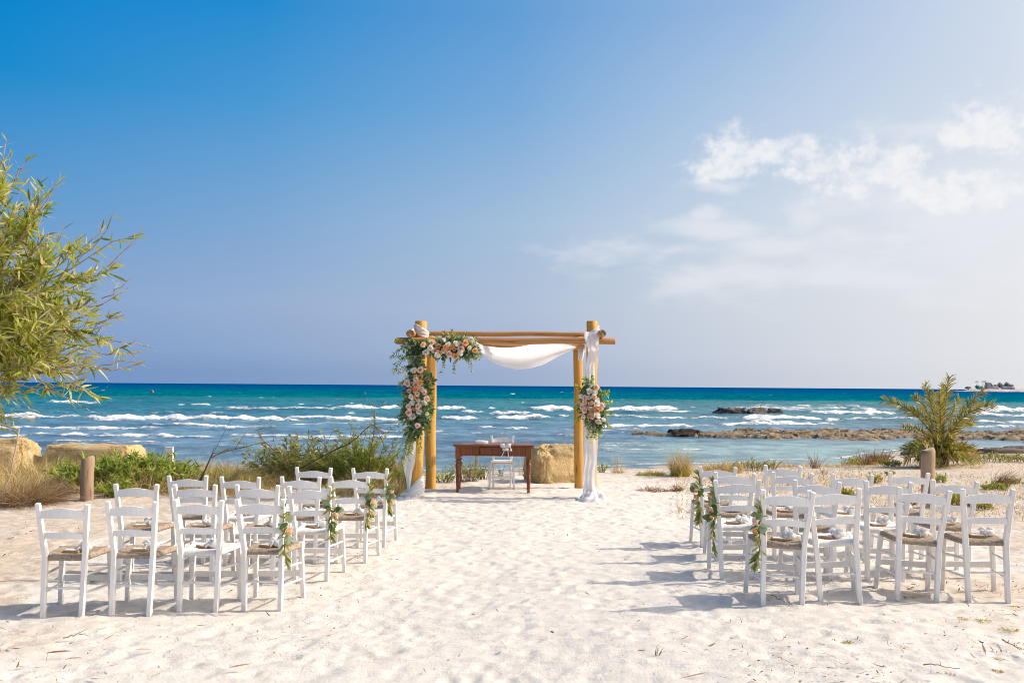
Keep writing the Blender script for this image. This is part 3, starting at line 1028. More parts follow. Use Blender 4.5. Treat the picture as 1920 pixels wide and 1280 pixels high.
def flat_z(v, z):
    return Vector((v.x, v.y, z))


gz = ground_z
# front posts lean a little; each is set into the sand
a = P(779, 930, YF); bt = P(790.5, 602, YF)
log('post', (a.x, YF, -0.12), (bt.x, YF, bt.z), 0.094, AR)
a = P(1108.5, 930, YF); bt2 = P(1110, 602, YF)
log('post', (a.x, YF, -0.12), (bt2.x, YF, bt2.z), 0.09, AR)
a = P(807, 915, YR); bt3 = P(808.5, 631, YR)
log('post', (a.x, YR, -0.12), (bt3.x, YR, bt3.z), 0.09, AR)
a = P(1085.5, 911, YR); bt4 = P(1084, 631, YR)
log('post', (a.x, YR, -0.12), (bt4.x, YR, bt4.z), 0.081, AR)
YB = YF - 0.15
log('beam', P(744, 638.2, YB), P(1153.5, 639, YB), 0.053, AR)
log('beam', P(802, 625.5, YR), P(1099, 626.5, YR), 0.042, AR)
log('beam', P(814, 648, YR - 0.13), P(1096, 651, YR - 0.13), 0.05, AR)
e1 = P(769.3, 624.8, 14.35); log('beam', e1, (e1.x + 0.03, 16.5, e1.z + 0.01), 0.059, AR)
e2 = P(1129.7, 624.8, 14.35); log('beam', e2, (e2.x - 0.02, 16.5, e2.z + 0.01), 0.059, AR)


# ------------------------------------------------------------------ drapes
def sheet(rows, ncross, fold, seed, freq=5.0, depth_dir=Vector((0, -1, 0))):
    """rows: list of (left point, right point); folds run along the rows' sequence"""
    Gd = []
    for i, (a, b) in enumerate(rows):
        row = []
        for j in range(ncross):
            t = j / (ncross - 1)
            p = a.lerp(b, t)
            f = math.sin(t * freq * 2 * math.pi + seed + 0.35 * math.sin(i * 0.35 + seed)) + 0.5 * math.sin(t * freq * 4.7 + i * 0.22 + seed * 2)
            p = p + depth_dir * (fold * f + 0.25 * fold * math.sin(i * 0.9 + t * 9))
            row.append(p)
        Gd.append(row)
    return Gd


def interp_rows(keys, n):
    """keys: (y, xl, xr, depth) in photo units -> n rows of point pairs"""
    ks = np.array(keys, float)
    t = np.linspace(0, 1, n)
    src = np.linspace(0, 1, len(ks))
    # smooth interpolation
    out = []
    for tt in t:
        v = [np.interp(tt, src, ks[:, c]) for c in range(4)]
        out.append(v)
    out = np.array(out)
    for _ in range(3):
        out[1:-1] = (out[:-2] + 2 * out[1:-1] + out[2:]) / 4
    return [(P(r[1], r[0], r[3]), P(r[2], r[0], r[3])) for r in out]


def wrap_band(mb, c, r, h, tilt, n=40, k=9, fold=0.012, seed=0):
    Gd = []
    for i in range(n):
        a = 2 * math.pi * i / n
        row = []
        for j in range(k):
            t = j / (k - 1) - 0.5
            rr = r + 0.012 + fold * math.sin(t * 17 + seed + math.sin(a * 2) * 1.2) + 0.03 * (0.25 - t * t)
            row.append(Vector((c.x + rr * math.cos(a), c.y + rr * math.sin(a), c.z + t * h * (1 + 0.25 * math.sin(a + seed)) + tilt * math.cos(a))))
        Gd.append(row)
    Gd.append(Gd[0])
    mb.grid(Gd)


def puddle(mb, c, rx, ry, h, seed, n=54, k=14):
    Gd = []
    for j in range(k):
        t = j / (k - 1)
        row = []
        for i in range(n):
            a = 2 * math.pi * i / n
            q = 0.75 + 0.5 * float(fbm2(np.array(math.cos(a) * 1.6 + seed), np.array(math.sin(a) * 1.6), 3))
            rr = t * q
            z = h * (1 - t) ** 1.3 * (0.85 + 0.3 * math.sin(a * 3 + seed)) + 0.028 * math.sin(a * 9 + 7 * t + seed) * (1 - 0.6 * t) + 0.02 * math.sin(t * 14 + a * 2)
            x = c.x + math.cos(a) * rx * rr; y = c.y + math.sin(a) * ry * rr
            row.append(Vector((x, y, max(z, -0.01) + gz(x, y) - 0.005 - 0.02 * (t > 0.95))))
        Gd.append(row)
    mb.grid(Gd, closed=True)


tr = thing('fabric_drape', 'white fabric wound round the right front post and pooled at its foot', 'drape', (bt2.x, 14.6, 0), group='white drapes on the arch')
mb = MB(tr.location)
yd = YF - 0.16
mb.grid(sheet(interp_rows([(622, 1096, 1125, yd - .08), (634, 1095, 1124, yd - .12), (648, 1101, 1123, yd - .12), (662, 1103, 1123, yd - .02), (680, 1099, 1116, yd), (700, 1097, 1116, yd),
                           (730, 1095, 1116, yd), (770, 1095, 1119, yd), (820, 1094, 1119, yd), (860, 1094, 1119, yd - .02), (885, 1093, 1117, yd - .04), (905, 1092, 1116, yd - .06), (924, 1093, 1119, yd - .1), (934, 1090, 1126, yd - .14)], 70),
              34, 0.013, 1.0, 1.6))
mb.build('hanging_panel', M['cloth'], tr)
mb = MB(tr.location)
wrap_band(mb, Vector((bt2.x, YF, P(1110, 624, YF).z)), 0.095, 0.11, 0.05, seed=1)
mb.build('post_wrap', M['cloth'], tr)
mb = MB(tr.location)
puddle(mb, P(1111, 933, 14.5) * 1.0, 0.27, 0.24, 0.17, 2.0)
mb.build('pooled_hem', M['cloth'], tr)

tl = thing('fabric_drape', 'white fabric hanging behind the flowers down the left front post', 'drape', (a.x * 0 + bt.x, 14.6, 0), group='white drapes on the arch')
mb = MB(tl.location)
mb.grid(sheet(interp_rows([(640, 758, 778, yd), (680, 765, 775, yd), (720, 768, 778, yd), (770, 770, 780, yd), (812, 772, 780, yd), (830, 765, 780, yd), (850, 758, 779.5, yd), (868, 755.5, 778, yd), (884, 758, 773, yd), (900, 762, 771, yd),
                           (918, 763, 768.5, yd), (932, 758, 770, yd - .02)], 60), 26, 0.013, 3.0, 1.2))
mb.build('hanging_panel', M['cloth'], tl)
mb = MB(tl.location)
wrap_band(mb, Vector((bt.x, YF, P(790, 621, YF).z)), 0.10, 0.13, -0.05, seed=4)
# end of the wrap dropping over the cross log
q0 = P(777, 617, 14.5); q1 = P(764, 634, 14.42)
mb.grid([[q0 + Vector((0.0, -0.02 * math.sin(j), -0.02 * j * (1 - i / 9))).lerp(Vector((0, 0, 0)), 0) + (q1 - q0) * (i / 9) + Vector((0, -0.05 * math.sin(i / 9 * math.pi), 0.05 * math.sin(i / 9 * math.pi))) for j in range(6)] for i in range(10)])
mb.build('post_wrap', M['cloth'], tl)
mb = MB(tl.location)
# cloth wound slantwise round the foot of the post
cb = P(779, 930, YF)
for k_ in range(3):
    wrap_band(mb, Vector((cb.x - 0.01 - 0.02 * k_, YF - 0.02 - 0.03 * k_, 0.16 - 0.055 * k_)), 0.115 + 0.03 * k_, 0.13, 0.11 - 0.015 * k_, fold=0.016, seed=2 + k_)
mb.build('foot_wrap', M['cloth'], tl)
mb = MB(tl.location)
puddle(mb, Vector((cb.x - 0.06, YF - 0.13, 0)), 0.21, 0.2, 0.1, 5.0)
mb.build('pooled_hem', M['cloth'], tl)

ts = thing('fabric_swag', 'white fabric swag sagging in a curve under the top beams', 'drape', (0, 15.2, 2.3), group='white drapes on the arch')
mb = MB(ts.location)
top = [(886, 636, 14.42), (903, 647, 14.5), (925, 651, 14.72), (950, 653, 14.95), (975, 651, 15.15), (1000, 646, 15.4), (1022, 642, 15.6), (1045, 643.5, 15.75), (1065, 646, 15.85), (1082, 649, 15.93)]
bot = [(892, 650, 14.42), (903, 665, 14.48), (920, 677, 14.65), (942, 688, 14.85), (968, 693, 15.08), (995, 691, 15.3), (1020, 683, 15.5), (1042, 670.5, 15.7), (1063, 659.5, 15.82), (1082, 652, 15.93)]


def spl(keys, n):
    ks = np.array(keys, float); o = []
    for t in np.linspace(0, 1, n):
        o.append([np.interp(t, np.linspace(0, 1, len(ks)), ks[:, c]) for c in range(3)])
    o = np.array(o)
    for _ in range(4):
        o[1:-1] = (o[:-2] + 2 * o[1:-1] + o[2:]) / 4
    return o


T_, B_ = spl(top, 64), spl(bot, 64)
Gd = []
for i in range(64):
    u = i / 63
    pt = P(*T_[i]); pb = P(*B_[i])
    row = []
    for j in range(26):
        v = j / 25
        p = pt.lerp(pb, v)
        amp = 0.016 * math.sin(math.pi * min(1, max(0, u))) ** 0.5 + 0.006
        p.y += -0.16 * math.sin(v * math.pi) * math.sin(u * math.pi) - amp * (0.7 * math.sin(v * 9 + 1.6 * math.sin(u * 3.0) + u * 3) + 0.3 * math.sin(v * 19 - u * 5))
        p.z += 0.012 * math.sin(v * 14 + u * 3) * math.sin(u * math.pi)
        row.append(p)
    Gd.append(row)
mb.grid(Gd)
mb.build('swag_cloth', M['cloth'], ts)
mb = MB(ts.location)
# gathered knot with a loose tail on the rear post
c0 = P(1090, 656, 15.98)
mb.tube([c0 + Vector((0.045 * math.cos(t), -0.03, 0.045 * math.sin(t))) for t in np.linspace(0, 6.28, 14)], 0.024, 8, wob=0.3)
Gd = []
for i in range(12):
    t = i / 11
    row = []
    for j in range(9):
        s_ = j / 8 - 0.5
        row.append(c0 + Vector((s_ * (0.05 + 0.05 * math.sin(t * 3)) - 0.02 * t, -0.05 - 0.02 * math.sin(s_ * 16), 0.02 - 0.2 * t)))
    Gd.append(row)
mb.grid(Gd)
mb.build('knot', M['cloth'], ts)


# ------------------------------------------------------------------ roses and foliage
def petal_mat(name, a, b_):
    m, n, b = new_mat(name)
    v = n.attr('v').outputs['Fac']
    n.l.new(n.ramp(v, [(0.0, a), (0.85, b_)]), b.inputs['Base Color'])
    b.inputs['Roughness'].default_value = 0.6
    b.inputs['Specular IOR Level'].default_value = 0.2
    tr = n.node('ShaderNodeBsdfTranslucent'); tr.inputs[0].default_value = (*b_, 1)
    mx = n.node('ShaderNodeMixShader'); mx.inputs[0].default_value = 0.4
    n.l.new(b.outputs[0], mx.inputs[1]); n.l.new(tr.outputs[0], mx.inputs[2])
    n.l.new(mx.outputs[0], m.node_tree.nodes['Material Output'].inputs[0])
    return m


ROSE = {'W': petal_mat('cream_petals', (0.88, 0.76, 0.57), (0.94, 0.90, 0.81)),
        'K': petal_mat('pink_petals', (0.92, 0.44, 0.32), (0.95, 0.72, 0.60)),
        'A': petal_mat('apricot_petals', (0.92, 0.32, 0.06), (0.95, 0.55, 0.25)),
        'P': petal_mat('peach_petals', (0.92, 0.47, 0.24), (0.94, 0.70, 0.51))}


def rose_mesh(kind, seed):
    """unit rose opening towards +Z, radius about 0.5"""
    rng = random.Random(seed)
    V = []; F = []; val = []
    for k in range(17):
        t = k / 16
        r = 0.07 + 0.36 * t
        h = 0.50 - 0.22 * t
        a0 = k * 2.399 + rng.random() * 0.3
        wid = 1.9 - 0.6 * t
        b = len(V)
        nu, nv = 5, 4
        for j in range(nv):
            q = j / (nv - 1)
            for i in range(nu):
                s = i / (nu - 1) - 0.5
                a = a0 + s * wid
                flare = (0.62 + 0.38 * math.sin(q * 1.57)) if t < 0.5 else (0.45 + 0.45 * q + 0.35 * t * q * q)
                rr = r * flare * (1 + 0.06 * math.sin(i * 2.1 + k))
                z = h * q * (1 - 0.5 * s * s * q) - 0.12 * t * q * q * q + (0.03 * math.sin(a * 3 + k) * q)
                V.append((rr * math.cos(a), rr * math.sin(a), z))
        for j in range(nv - 1):
            for i in range(nu - 1):
                F.append((b + j * nu + i, b + j * nu + i + 1, b + (j + 1) * nu + i + 1, b + (j + 1) * nu + i))
                val.append(min(1, max(0, 0.25 + 0.6 * t + 0.12 * j - 0.25 * (1 - j / 3) + rng.random() * 0.1)))
    return mesh_np('rose', V, F, ROSE[kind], val=val)


ROSES = {k: [rose_mesh(k, i) for i in range(3)] for k in ROSE}


def place_rose(parent, pos, facing, dia, kind):
    o = ob('rose', random.choice(ROSES[kind]), parent)
    o.rotation_euler = (Vector(facing).to_track_quat('Z', 'Y').to_matrix() @ Matrix.Rotation(random.random() * 6.28, 3, 'Z')).to_euler()
    o.scale = (dia, dia, dia)
    o.location = pos
    return o


def foliage_cloud(name, parent, centers, radii, n, L, W, mats, origin, out=Vector((0, -1, 0)), droop=0.25, prof=(0.35, 1.0, 0.85, 0.12)):
    """leaves spread through a set of soft lumps (points + radii)"""
    c = np.array([tuple(v) for v in centers]); r = np.array(radii)
    k = RNG.integers(0, len(c), n)
    off = unit(RNG.normal(size=(n, 3))) * (RNG.random((n, 1)) ** 0.45)
    off[:, 1] = off[:, 1] * 0.7
    Pp = c[k] + off * r[k][:, None]
    D = off + np.array(out) * 0.5 + RNG.normal(size=(n, 3)) * 0.55
    Lr = L * (0.6 + 0.8 * RNG.random(n)); Wr = W * (0.6 + 0.7 * RNG.random(n))
    bend = np.zeros((n, 3)); bend[:, 2] = -droop * RNG.random(n)
    V, F = leaf_batch(Pp, D, Lr, Wr, bend, prof)
    V = V - np.array(origin)
    o = ob(name, mesh_np(name, V, F, mats, val=leaf_val(n)), parent)
    o['kind'] = 'stuff'
    return o


def sprigs(name, parent, starts, dirs, lens, mats, origin, leafL, leafW, gap=0.028, sag=0.35, prof=(0.3, 1.0, 0.7, 0.08), stem_r=0.0025):
    """stems with paired leaves"""
    Ps = []; Ds = []; mbt = MB(origin)
    for s, d, l in zip(starts, dirs, lens):
        s = Vector(s); d = Vector(d).normalized()
        nseg = max(3, int(l / 0.05))
        pts = []
        for i in range(nseg + 1):
            t = i / nseg
            pts.append(s + d * (l * t) + Vector((0, 0, -sag * l * t * t)))
        mbt.tube(pts, [stem_r * (1 - 0.6 * i / nseg) for i in range(nseg + 1)], 4, 0, cap=False)
        m = max(3, int(l / gap))
        for i in range(m):
            t = (i + 1) / m
            p = s + d * (l * t) + Vector((0, 0, -sag * l * t * t))
            tan = (d + Vector((0, 0, -2 * sag * t))).normalized()
            side = tan.cross(Vector((0.2, 1, 0.1))).normalized()
            for sg in (-1, 1):
                Ps.append(p); Ds.append(tan * 0.7 + side * sg * 0.8 + Vector((random.gauss(0, .25), random.gauss(0, .35), random.gauss(0, .25))))
    n = len(Ps)
    V, F = leaf_batch(np.array(Ps), np.array(Ds), leafL * (0.65 + 0.6 * RNG.random(n)), leafW * (0.7 + 0.5 * RNG.random(n)), None, prof)
    V = V - np.array(origin)
    o = ob(name, mesh_np(name, V, F, mats, val=leaf_val(n)), parent)
    o['kind'] = 'stuff'
    st = mbt.build('stem', M['stem'], parent)
    st['kind'] = 'stuff'


M['stem'] = simple_mat('green_stem', (0.14, 0.15, 0.05), 0.7)
YG = 14.42
gl = thing('floral_garland', 'rose and eucalyptus garland over the left corner of the arch', 'garland', (bt.x, YG, 1.9), group='flower arrangements on the arch')
gO = gl.location.copy()
spots = [(470, 355, 'P'), (555, 395, 'W'), (610, 430, 'K'), (655, 375, 'A'), (665, 450, 'A'), (735, 400, 'A'), (765, 355, 'W'), (765, 425, 'K'), (785, 468, 'K'),
         (810, 385, 'A'), (865, 350, 'W'), (868, 388, 'K'), (925, 362, 'K'), (925, 410, 'K'), (980, 340, 'A'), (1020, 398, 'W'), (710, 432, 'W'), (640, 482, 'W'), (500, 455, 'W'),
         (860, 497, 'A'), (922, 455, 'W'), (575, 332, 'P'), (845, 415, 'A'), (1095, 425, 'A'), (1045, 300, 'W'), (715, 300, 'W'),
         (435, 660, 'K'), (360, 672, 'W'), (375, 735, 'A'), (430, 752, 'A'), (385, 782, 'W'), (278, 828, 'K'), (385, 835, 'P'), (430, 820, 'A'), (350, 872, 'K'), (445, 888, 'W'), (385, 905, 'A'),
         (305, 917, 'K'), (320, 987, 'W'), (485, 930, 'K'), (398, 947, 'W'), (395, 990, 'A'), (415, 1042, 'W'), (515, 1010, 'K'), (340, 1062, 'W'), (485, 1057, 'W'),
         (290, 1107, 'K'), (410, 1102, 'K'), (365, 1135, 'A'), (310, 1142, 'W'), (420, 1167, 'W'), (295, 1175, 'K'), (345, 1222, 'W'), (520, 1190, 'W'), (405, 1330, 'K'), (225, 690, 'W'), (250, 725, 'W')]
for (x, y, kd) in spots:
    px, py = x / 6.4 + 720, y / 6.4 + 590
    small = (x, y) in ((375, 735), (225, 690), (250, 725), (520, 1190), (310, 1142), (365, 1135), (715, 300), (845, 415))
    d = random.uniform(0.065, 0.075) if small else random.uniform(0.092, 0.115)
    p = P(px, py, YG - 0.10 + random.uniform(-0.03, 0.03))
    place_rose(gl, p - gO, (random.gauss(0.05, 0.35), -1, random.gauss(0.1, 0.35)), d, kd)
cen = [P(px, py, YG) for px, py in [(768, 648), (783, 650), (797, 652), (812, 655), (828, 658), (843, 655), (858, 657), (872, 658), (886, 660), (778, 662), (784, 676), (782, 692),
                                    (780, 706), (783, 720), (780, 735), (784, 750), (778, 765), (783, 778), (782, 790), (777, 802), (774, 813), (795, 735), (797, 755), (797, 772), (795, 790), (766, 735), (768, 760), (766, 778), (800, 712), (832, 645), (856, 643), (880, 645)]]
foliage_cloud('foliage', gl, cen, [0.115] * len(cen), 3000, 0.062, 0.021, M['leaf_euca'], gO, prof=(0.6, 1.0, 0.9, 0.3))
st_, dr_, ln_ = [], [], []
for (px, py, dx, dz, l) in [(760, 640, -1, 0.15, 0.22), (768, 650, -0.9, -0.2, 0.25), (764, 668, -1, -0.3, 0.24), (766, 690, -1, -0.1, 0.22), (768, 700, -0.8, -0.6, 0.22), (770, 672, -0.8, 0.3, 0.2), (805, 645, 0, 1, 0.16), (832, 640, 0.1, 1, 0.18), (852, 640, 0.2, 1, 0.16),
                            (872, 640, 0.2, 1, 0.14), (884, 642, 0.5, 0.8, 0.14), (890, 655, 0.7, -0.6, 0.16), (880, 672, 0.2, -1, 0.14), (858, 672, -0.1, -1, 0.14), (832, 672, -.1, -1, 0.14), (770, 745, -1, -0.2, 0.2), (768, 765, -0.9, -0.5, 0.2), (766, 785, -0.8, -0.6, 0.22),
                            (770, 800, -0.4, -1, 0.3), (764, 806, -0.3, -1, 0.42), (768, 815, -0.2, -1, 0.42), (772, 815, -0.25, -1, 0.36), (780, 810, 0.0, -1, 0.28), (788, 805, 0.15, -1, 0.24), (796, 790, 0.3, -1, 0.2), (800, 760, 0.5, -0.9, 0.16), (802, 730, 0.5, -.6, 0.15), (772, 720, -1, .1, .17)]:
    for _ in range(2):
        st_.append(P(px + random.gauss(0, 3), py + random.gauss(0, 3), YG - 0.03)); dr_.append((dx + random.gauss(0, .15), -0.25 + random.gauss(0, .25), dz + random.gauss(0, .15))); ln_.append(l * random.uniform(.8, 1.2))
sprigs('leaf_sprig', gl, st_, dr_, ln_, M['leaf_green'], gO, 0.042, 0.010, 0.026, 0.25)

rp = thing('floral_spray', 'oval rose and eucalyptus spray tied to the right front post', 'garland', (bt2.x, YG, 1.3), group='flower arrangements on the arch')
rO = rp.location.copy()
for (x, y, kd, sm) in [(215, 35, 'K', 0), (260, 32, 'W', 1), (305, 20, 'P', 0), (350, 50, 'P', 1), (210, 85, 'K', 0), (273, 85, 'P', 0), (342, 90, 'W', 2), (275, 142, 'W', 0), (325, 150, 'A', 0), (382, 150, 'K', 0), (402, 112, 'K', 0),
                       (182, 132, 'K', 0), (205, 170, 'K', 0), (265, 225, 'A', 0), (300, 236, 'K', 0), (342, 226, 'W', 2), (290, 190, 'P', 0), (360, 286, 'K', 0), (415, 272, 'W', 1), (195, 236, 'W', 1), (348, 170, 'A', 0), (240, 140, 'P', 1)]:
    p = P(x / 5.82 + 1060, y / 5.82 + 740, YG - 0.12 + random.uniform(-.03, .03))
    place_rose(rp, p - rO, (random.gauss(0, .35), -1, random.gauss(.1, .35)), (0.10, 0.075, 0.125)[sm], kd)
for (x, y, kd, sm) in [(465, 1003, 'P', 0), (350, 1072, 'W', 0), (430, 1092, 'W', 2), (425, 1150, 'P', 0), (235, 1137, 'W', 1)]:
    p = P(x / 8 + 1060, y / 8 + 600, YG - 0.1)
    place_rose(rp, p - rO, (random.gauss(0, .35), -1, random.gauss(.1, .35)), (0.11, 0.075, 0.13)[sm], kd)
cen = [P(px, py, YG - 0.02) for px, py in [(1103, 722), (1110, 732), (1116, 742), (1100, 742), (1108, 752), (1120, 755), (1096, 760), (1110, 768), (1124, 768), (1100, 776), (1115, 782), (1126, 786), (1112, 794), (1120, 798)]]
foliage_cloud('foliage', rp, cen, [0.10] * len(cen), 1000, 0.06, 0.019, M['leaf_euca'], rO, prof=(0.6, 1.0, 0.9, 0.3))
st_, dr_, ln_ = [], [], []
for (px, py, dx, dz, l) in [(1102, 722, -.3, 1, .14), (1108, 720, .2, 1, .14), (1098, 735, -.8, .4, .16), (1122, 745, 1, .3, .2), (1124, 752, 1, .0, .22), (1120, 742, .8, .6, .18), (1092, 765, -1, -.1, .14), (1094, 780, -.8, -.5, .14), (1112, 800, 0, -1, .2), (1116, 800, .1, -1, .16), (1122, 795, .4, -.9, .16),
                            (1130, 770, 1, -.2, .14), (1128, 785, .9, -.5, .14), (1106, 800, -.2, -1, .14)]:
    for _ in range(2):
        st_.append(P(px, py, YG - 0.03)); dr_.append((dx + random.gauss(0, .15), -0.25 + random.gauss(0, .25), dz + random.gauss(0, .15))); ln_.append(l * random.uniform(.8, 1.2))
sprigs('leaf_sprig', rp, st_, dr_, ln_, M['leaf_green'], rO, 0.045, 0.013, 0.03, 0.15)


# ------------------------------------------------------------------ chairs
def chair_proto():
    t = thing('chair', 'chair', 'chair')
    PT, SE = M['paint'], None
    for s in (-1, 1):
        mb = MB()
        mb.beam((s * 0.148, -0.205, -0.03), (s * 0.153, -0.188, 0.45), 0.036, 0.042, up=(0, 1, 0), w2=(0.039, 0.044))
        mb.beam((s * 0.153, -0.188, 0.448), (s * 0.190, -0.272, 0.872), 0.039, 0.043, up=(0, 1, 0), w2=(0.037, 0.034))
        mb.build('back_leg', PT, t, smooth=False)
        mb = MB()
        mb.beam((s * 0.208, 0.238, -0.03), (s * 0.192, 0.205, 0.462), 0.034, 0.034, up=(0, 1, 0), w2=(0.040, 0.040))
        mb.build('front_leg', PT, t, smooth=False)

    def rail(z0, h, arch, name):
        mb = MB()
        n = 12
        V = []
        for i in range(n + 1):
            u = i / n * 2 - 1
            zz = z0 + arch * (math.cos(u * math.pi) * 0.5 + 0.5)
            f = (z0 - 0.45) / 0.42
            hw = 0.153 + (0.190 - 0.153) * f - 0.012
            yy = -0.188 - 0.084 * f - 0.022 * (1 - u * u)
            lo = z0 - h + 0.004 * (1 - u * u)
            for (dy, z_) in ((-0.009, lo), (0.009, lo), (0.009, zz), (-0.009, zz)):
                V.append((u * hw, yy + dy, z_))
        F = []
        for i in range(n):
            for k in range(4):
                F.append((i * 4 + k, (i + 1) * 4 + k, (i + 1) * 4 + (k + 1) % 4, i * 4 + (k + 1) % 4))
        F.append((0, 1, 2, 3)); F.append((n * 4 + 3, n * 4 + 2, n * 4 + 1, n * 4))
        mb.add(V, F)
        mb.build(name, PT, t, smooth=False)
    rail(0.818, 0.062, 0.020, 'top_rail')
    rail(0.640, 0.046, 0.010, 'back_rail')
    # stretchers
    mb = MB(); mb.beam((-0.19, 0.222, 0.195), (0.19, 0.222, 0.195), 0.048, 0.018, up=(0, 1, 0)); mb.build('front_stretcher', PT, t, smooth=False)
    mb = MB(); mb.tube([(-0.148, -0.2, 0.205), (0, -0.2, 0.205), (0.148, -0.2, 0.205)], [0.009, 0.010, 0.009], 8); mb.build('rear_stretcher', PT, t)
    for s in (-1, 1):
        for (zf, zr) in ((0.29, 0.305), (0.15, 0.165)):
            mb = MB(); mb.tube([(s * 0.15, -0.19, zr), (s * 0.175, 0.01, (zf + zr) / 2), (s * 0.198, 0.212, zf)], [0.0085, 0.0105, 0.0085], 8)
            mb.build('side_stretcher', PT, t)
    return t


def seat_mesh(mat):
    N = 64
    u = np.linspace(-1, 1, N)
    U, Vv = np.meshgrid(u, u)           # U across, V front-back
    rx = 0.158 + (0.205 - 0.158) * (Vv + 1) / 2
    X = U * rx; Y = Vv * 0.198 + 0.008
    edge = np.maximum(np.abs(U), np.abs(Vv))
    z = 0.462 - 0.016 * (1 - U ** 2) * (1 - Vv ** 2) - 0.014 * np.clip((edge - 0.86) / 0.14, 0, 1) ** 2
    side = np.abs(U) > np.abs(Vv)
    c = np.where(side, Y, X)
    ridge = np.abs(np.sin(c * math.pi / 0.0125))
    z = z + 0.0035 * ridge
    # strands are not quite regular
    z = z + (vn2(X * 60, Y * 60) - 0.5) * 0.003
    # seams along the diagonals
    seam = np.exp(-((np.abs(U) - np.abs(Vv)) / 0.03) ** 2)
    z -= 0.004 * seam
    V = [np.stack([X, Y, z], -1).reshape(-1, 3)]
    idx = np.arange(N * N).reshape(N, N)
    F = [np.stack([idx[:-1, :-1], idx[:-1, 1:], idx[1:, 1:], idx[1:, :-1]], -1).reshape(-1, 4)]
    loop = np.concatenate([idx[0, :-1], idx[:-1, -1], idx[-1, :0:-1], idx[:0:-1, 0]])
    base = V[0][loop]
    cen = np.array([0, 0.008, 0])
    prev = loop; off = N * N
    tl_ = np.concatenate([X[0, :-1], Y[:-1, -1], X[-1, :0:-1], Y[:0:-1, 0]])
    rg = 0.003 * np.abs(np.sin(tl_ * math.pi / 0.0125))
    for (dz, o) in ((-0.010, 0.006), (-0.020, 0.007), (-0.030, 0.003), (-0.036, -0.014)):
        p = base.copy(); d = unit((p - cen) * np.array([1, 1, 0]))
        p = p + d * (o + rg)[:, None]; p[:, 2] = base[:, 2] + dz
        V.append(p)
        cur = np.arange(off, off + len(loop)); off += len(loop)
        F.append(np.stack([prev, np.roll(prev, -1), np.roll(cur, -1), cur], -1)[:, ::-1])
        prev = cur
    return mesh_np('seat', np.concatenate(V), np.concatenate(F), mat)


SEAT = {'brown': seat_mesh(M['rush']), 'white': seat_mesh(M['rush_white'])}
proto = chair_proto()
proto_parts = list(proto.children)
used_proto = [False]


def place_chair(px, Y, yaw, tilt, label, group, seat='brown', pitch=0.0):
    """rear posts centred on column px at distance Y"""
    r = ray(px, 820)
    x = r.x / r.y * Y
    yaw_r = R(-yaw)
    cx = x - 0.23 * math.sin(-yaw_r) * -1 * 0 + 0.23 * math.sin(R(yaw)); cy = Y + 0.23 * math.cos(R(yaw))
    if not used_proto[0]:
        o = proto; used_proto[0] = True
        parts = proto_parts
    else:
        o = proto.copy(); COL.objects.link(o)
        for ch in proto_parts:
            c = ch.copy(); COL.objects.link(c); c.parent = o
    for k in list(o.keys()):
        if k in ('label', 'category', 'group'): del o[k]
    z = ground_z(cx, cy) - 0.008
    o.location = (cx, cy, z)
    o.rotation_euler = (R(pitch), R(tilt), yaw_r)
    props(o, label, 'chair', group)
    ob('seat', SEAT[seat], o)
    return o


CH = {}
rows_left = [
    [(124, 7.36, -2, 0.8, 'brown'), (251, 7.43, 0, 0.5, 'brown'), (376, 7.57, 1, 0.3, 'white'), (496, 7.6, 4, -1.2, 'brown')],
    [(259, 8.72, -1, 0.5, 'brown'), (371, 8.7, 2, -0.4, 'brown'), (484, 8.68, 0, 0.6, 'brown'), (586, 8.66, 3, -0.5, 'white')],
    [(357, 9.55, 0, -0.6, 'brown'), (453, 9.5, 1, 0.6, 'white'), (566, 9.55, -2, 0.3, 'brown'), (660, 9.55, 2, -0.6, 'brown')],
    [(589, 10.5, 1, 0.5, 'brown'), (697, 10.45, 3, -0.4, 'brown')]]
rows_right = [
    [(1466, 7.28, 5, 2.2, 'brown'), (1574, 7.38, 7, -3.6, 'white'), (1717, 7.48, 8, 3.2, 'brown'), (1850, 7.46, 7, -0.8, 'brown')],
    [(1385, 8.35, 5, -1.5, 'white'), (1523, 8.25, 6, 2.0, 'brown'), (1658, 8.2, 4, 1.2, 'white'), (1780, 8.38, 6, 2.0, 'brown')],
    [(1372, 9.35, 4, 1.5, 'brown'), (1480, 9.35, 5, 1.5, 'brown'), (1592, 9.26, 3, 1.0, 'white'), (1699, 9.6, 2, 0.5, 'brown')],
    [(1342, 10.25, 3, 1.0, 'brown'), (1463, 10.4, 4, 1.5, 'brown')]]
ROWN = ['nearest row', 'second row', 'third row', 'farthest row']


def chair_desc(side, r, k, n, seat):
    ais = (k == n - 1) if side == 'left' else (k == 0)
    out = (k == 0) if side == 'left' else (k == n - 1)
    sd = 'whitewashed seat' if seat == 'white' else 'brown seat'
    if ais:
        where = 'with flower sprig at aisle end of %s' % ROWN[r]
    elif out:
        where = 'at outer end of %s' % ROWN[r]
    else:
        m = (n - 1 - k) if side == 'left' else k
        where = '%s from aisle in %s' % ('second' if m == 1 else 'third', ROWN[r])
    return 'white chair, %s, %s, %s block' % (sd, where, side)


for side, rws in (('left', rows_left), ('right', rows_right)):
    for r, row in enumerate(rws):
        for k, (px, Y, yaw, tilt, seat) in enumerate(row):
            CH[(side, r, k)] = place_chair(px, Y, yaw, tilt, chair_desc(side, r, k, len(row), seat), 'white chairs in rows facing the arch', seat, random.uniform(-1, 1))
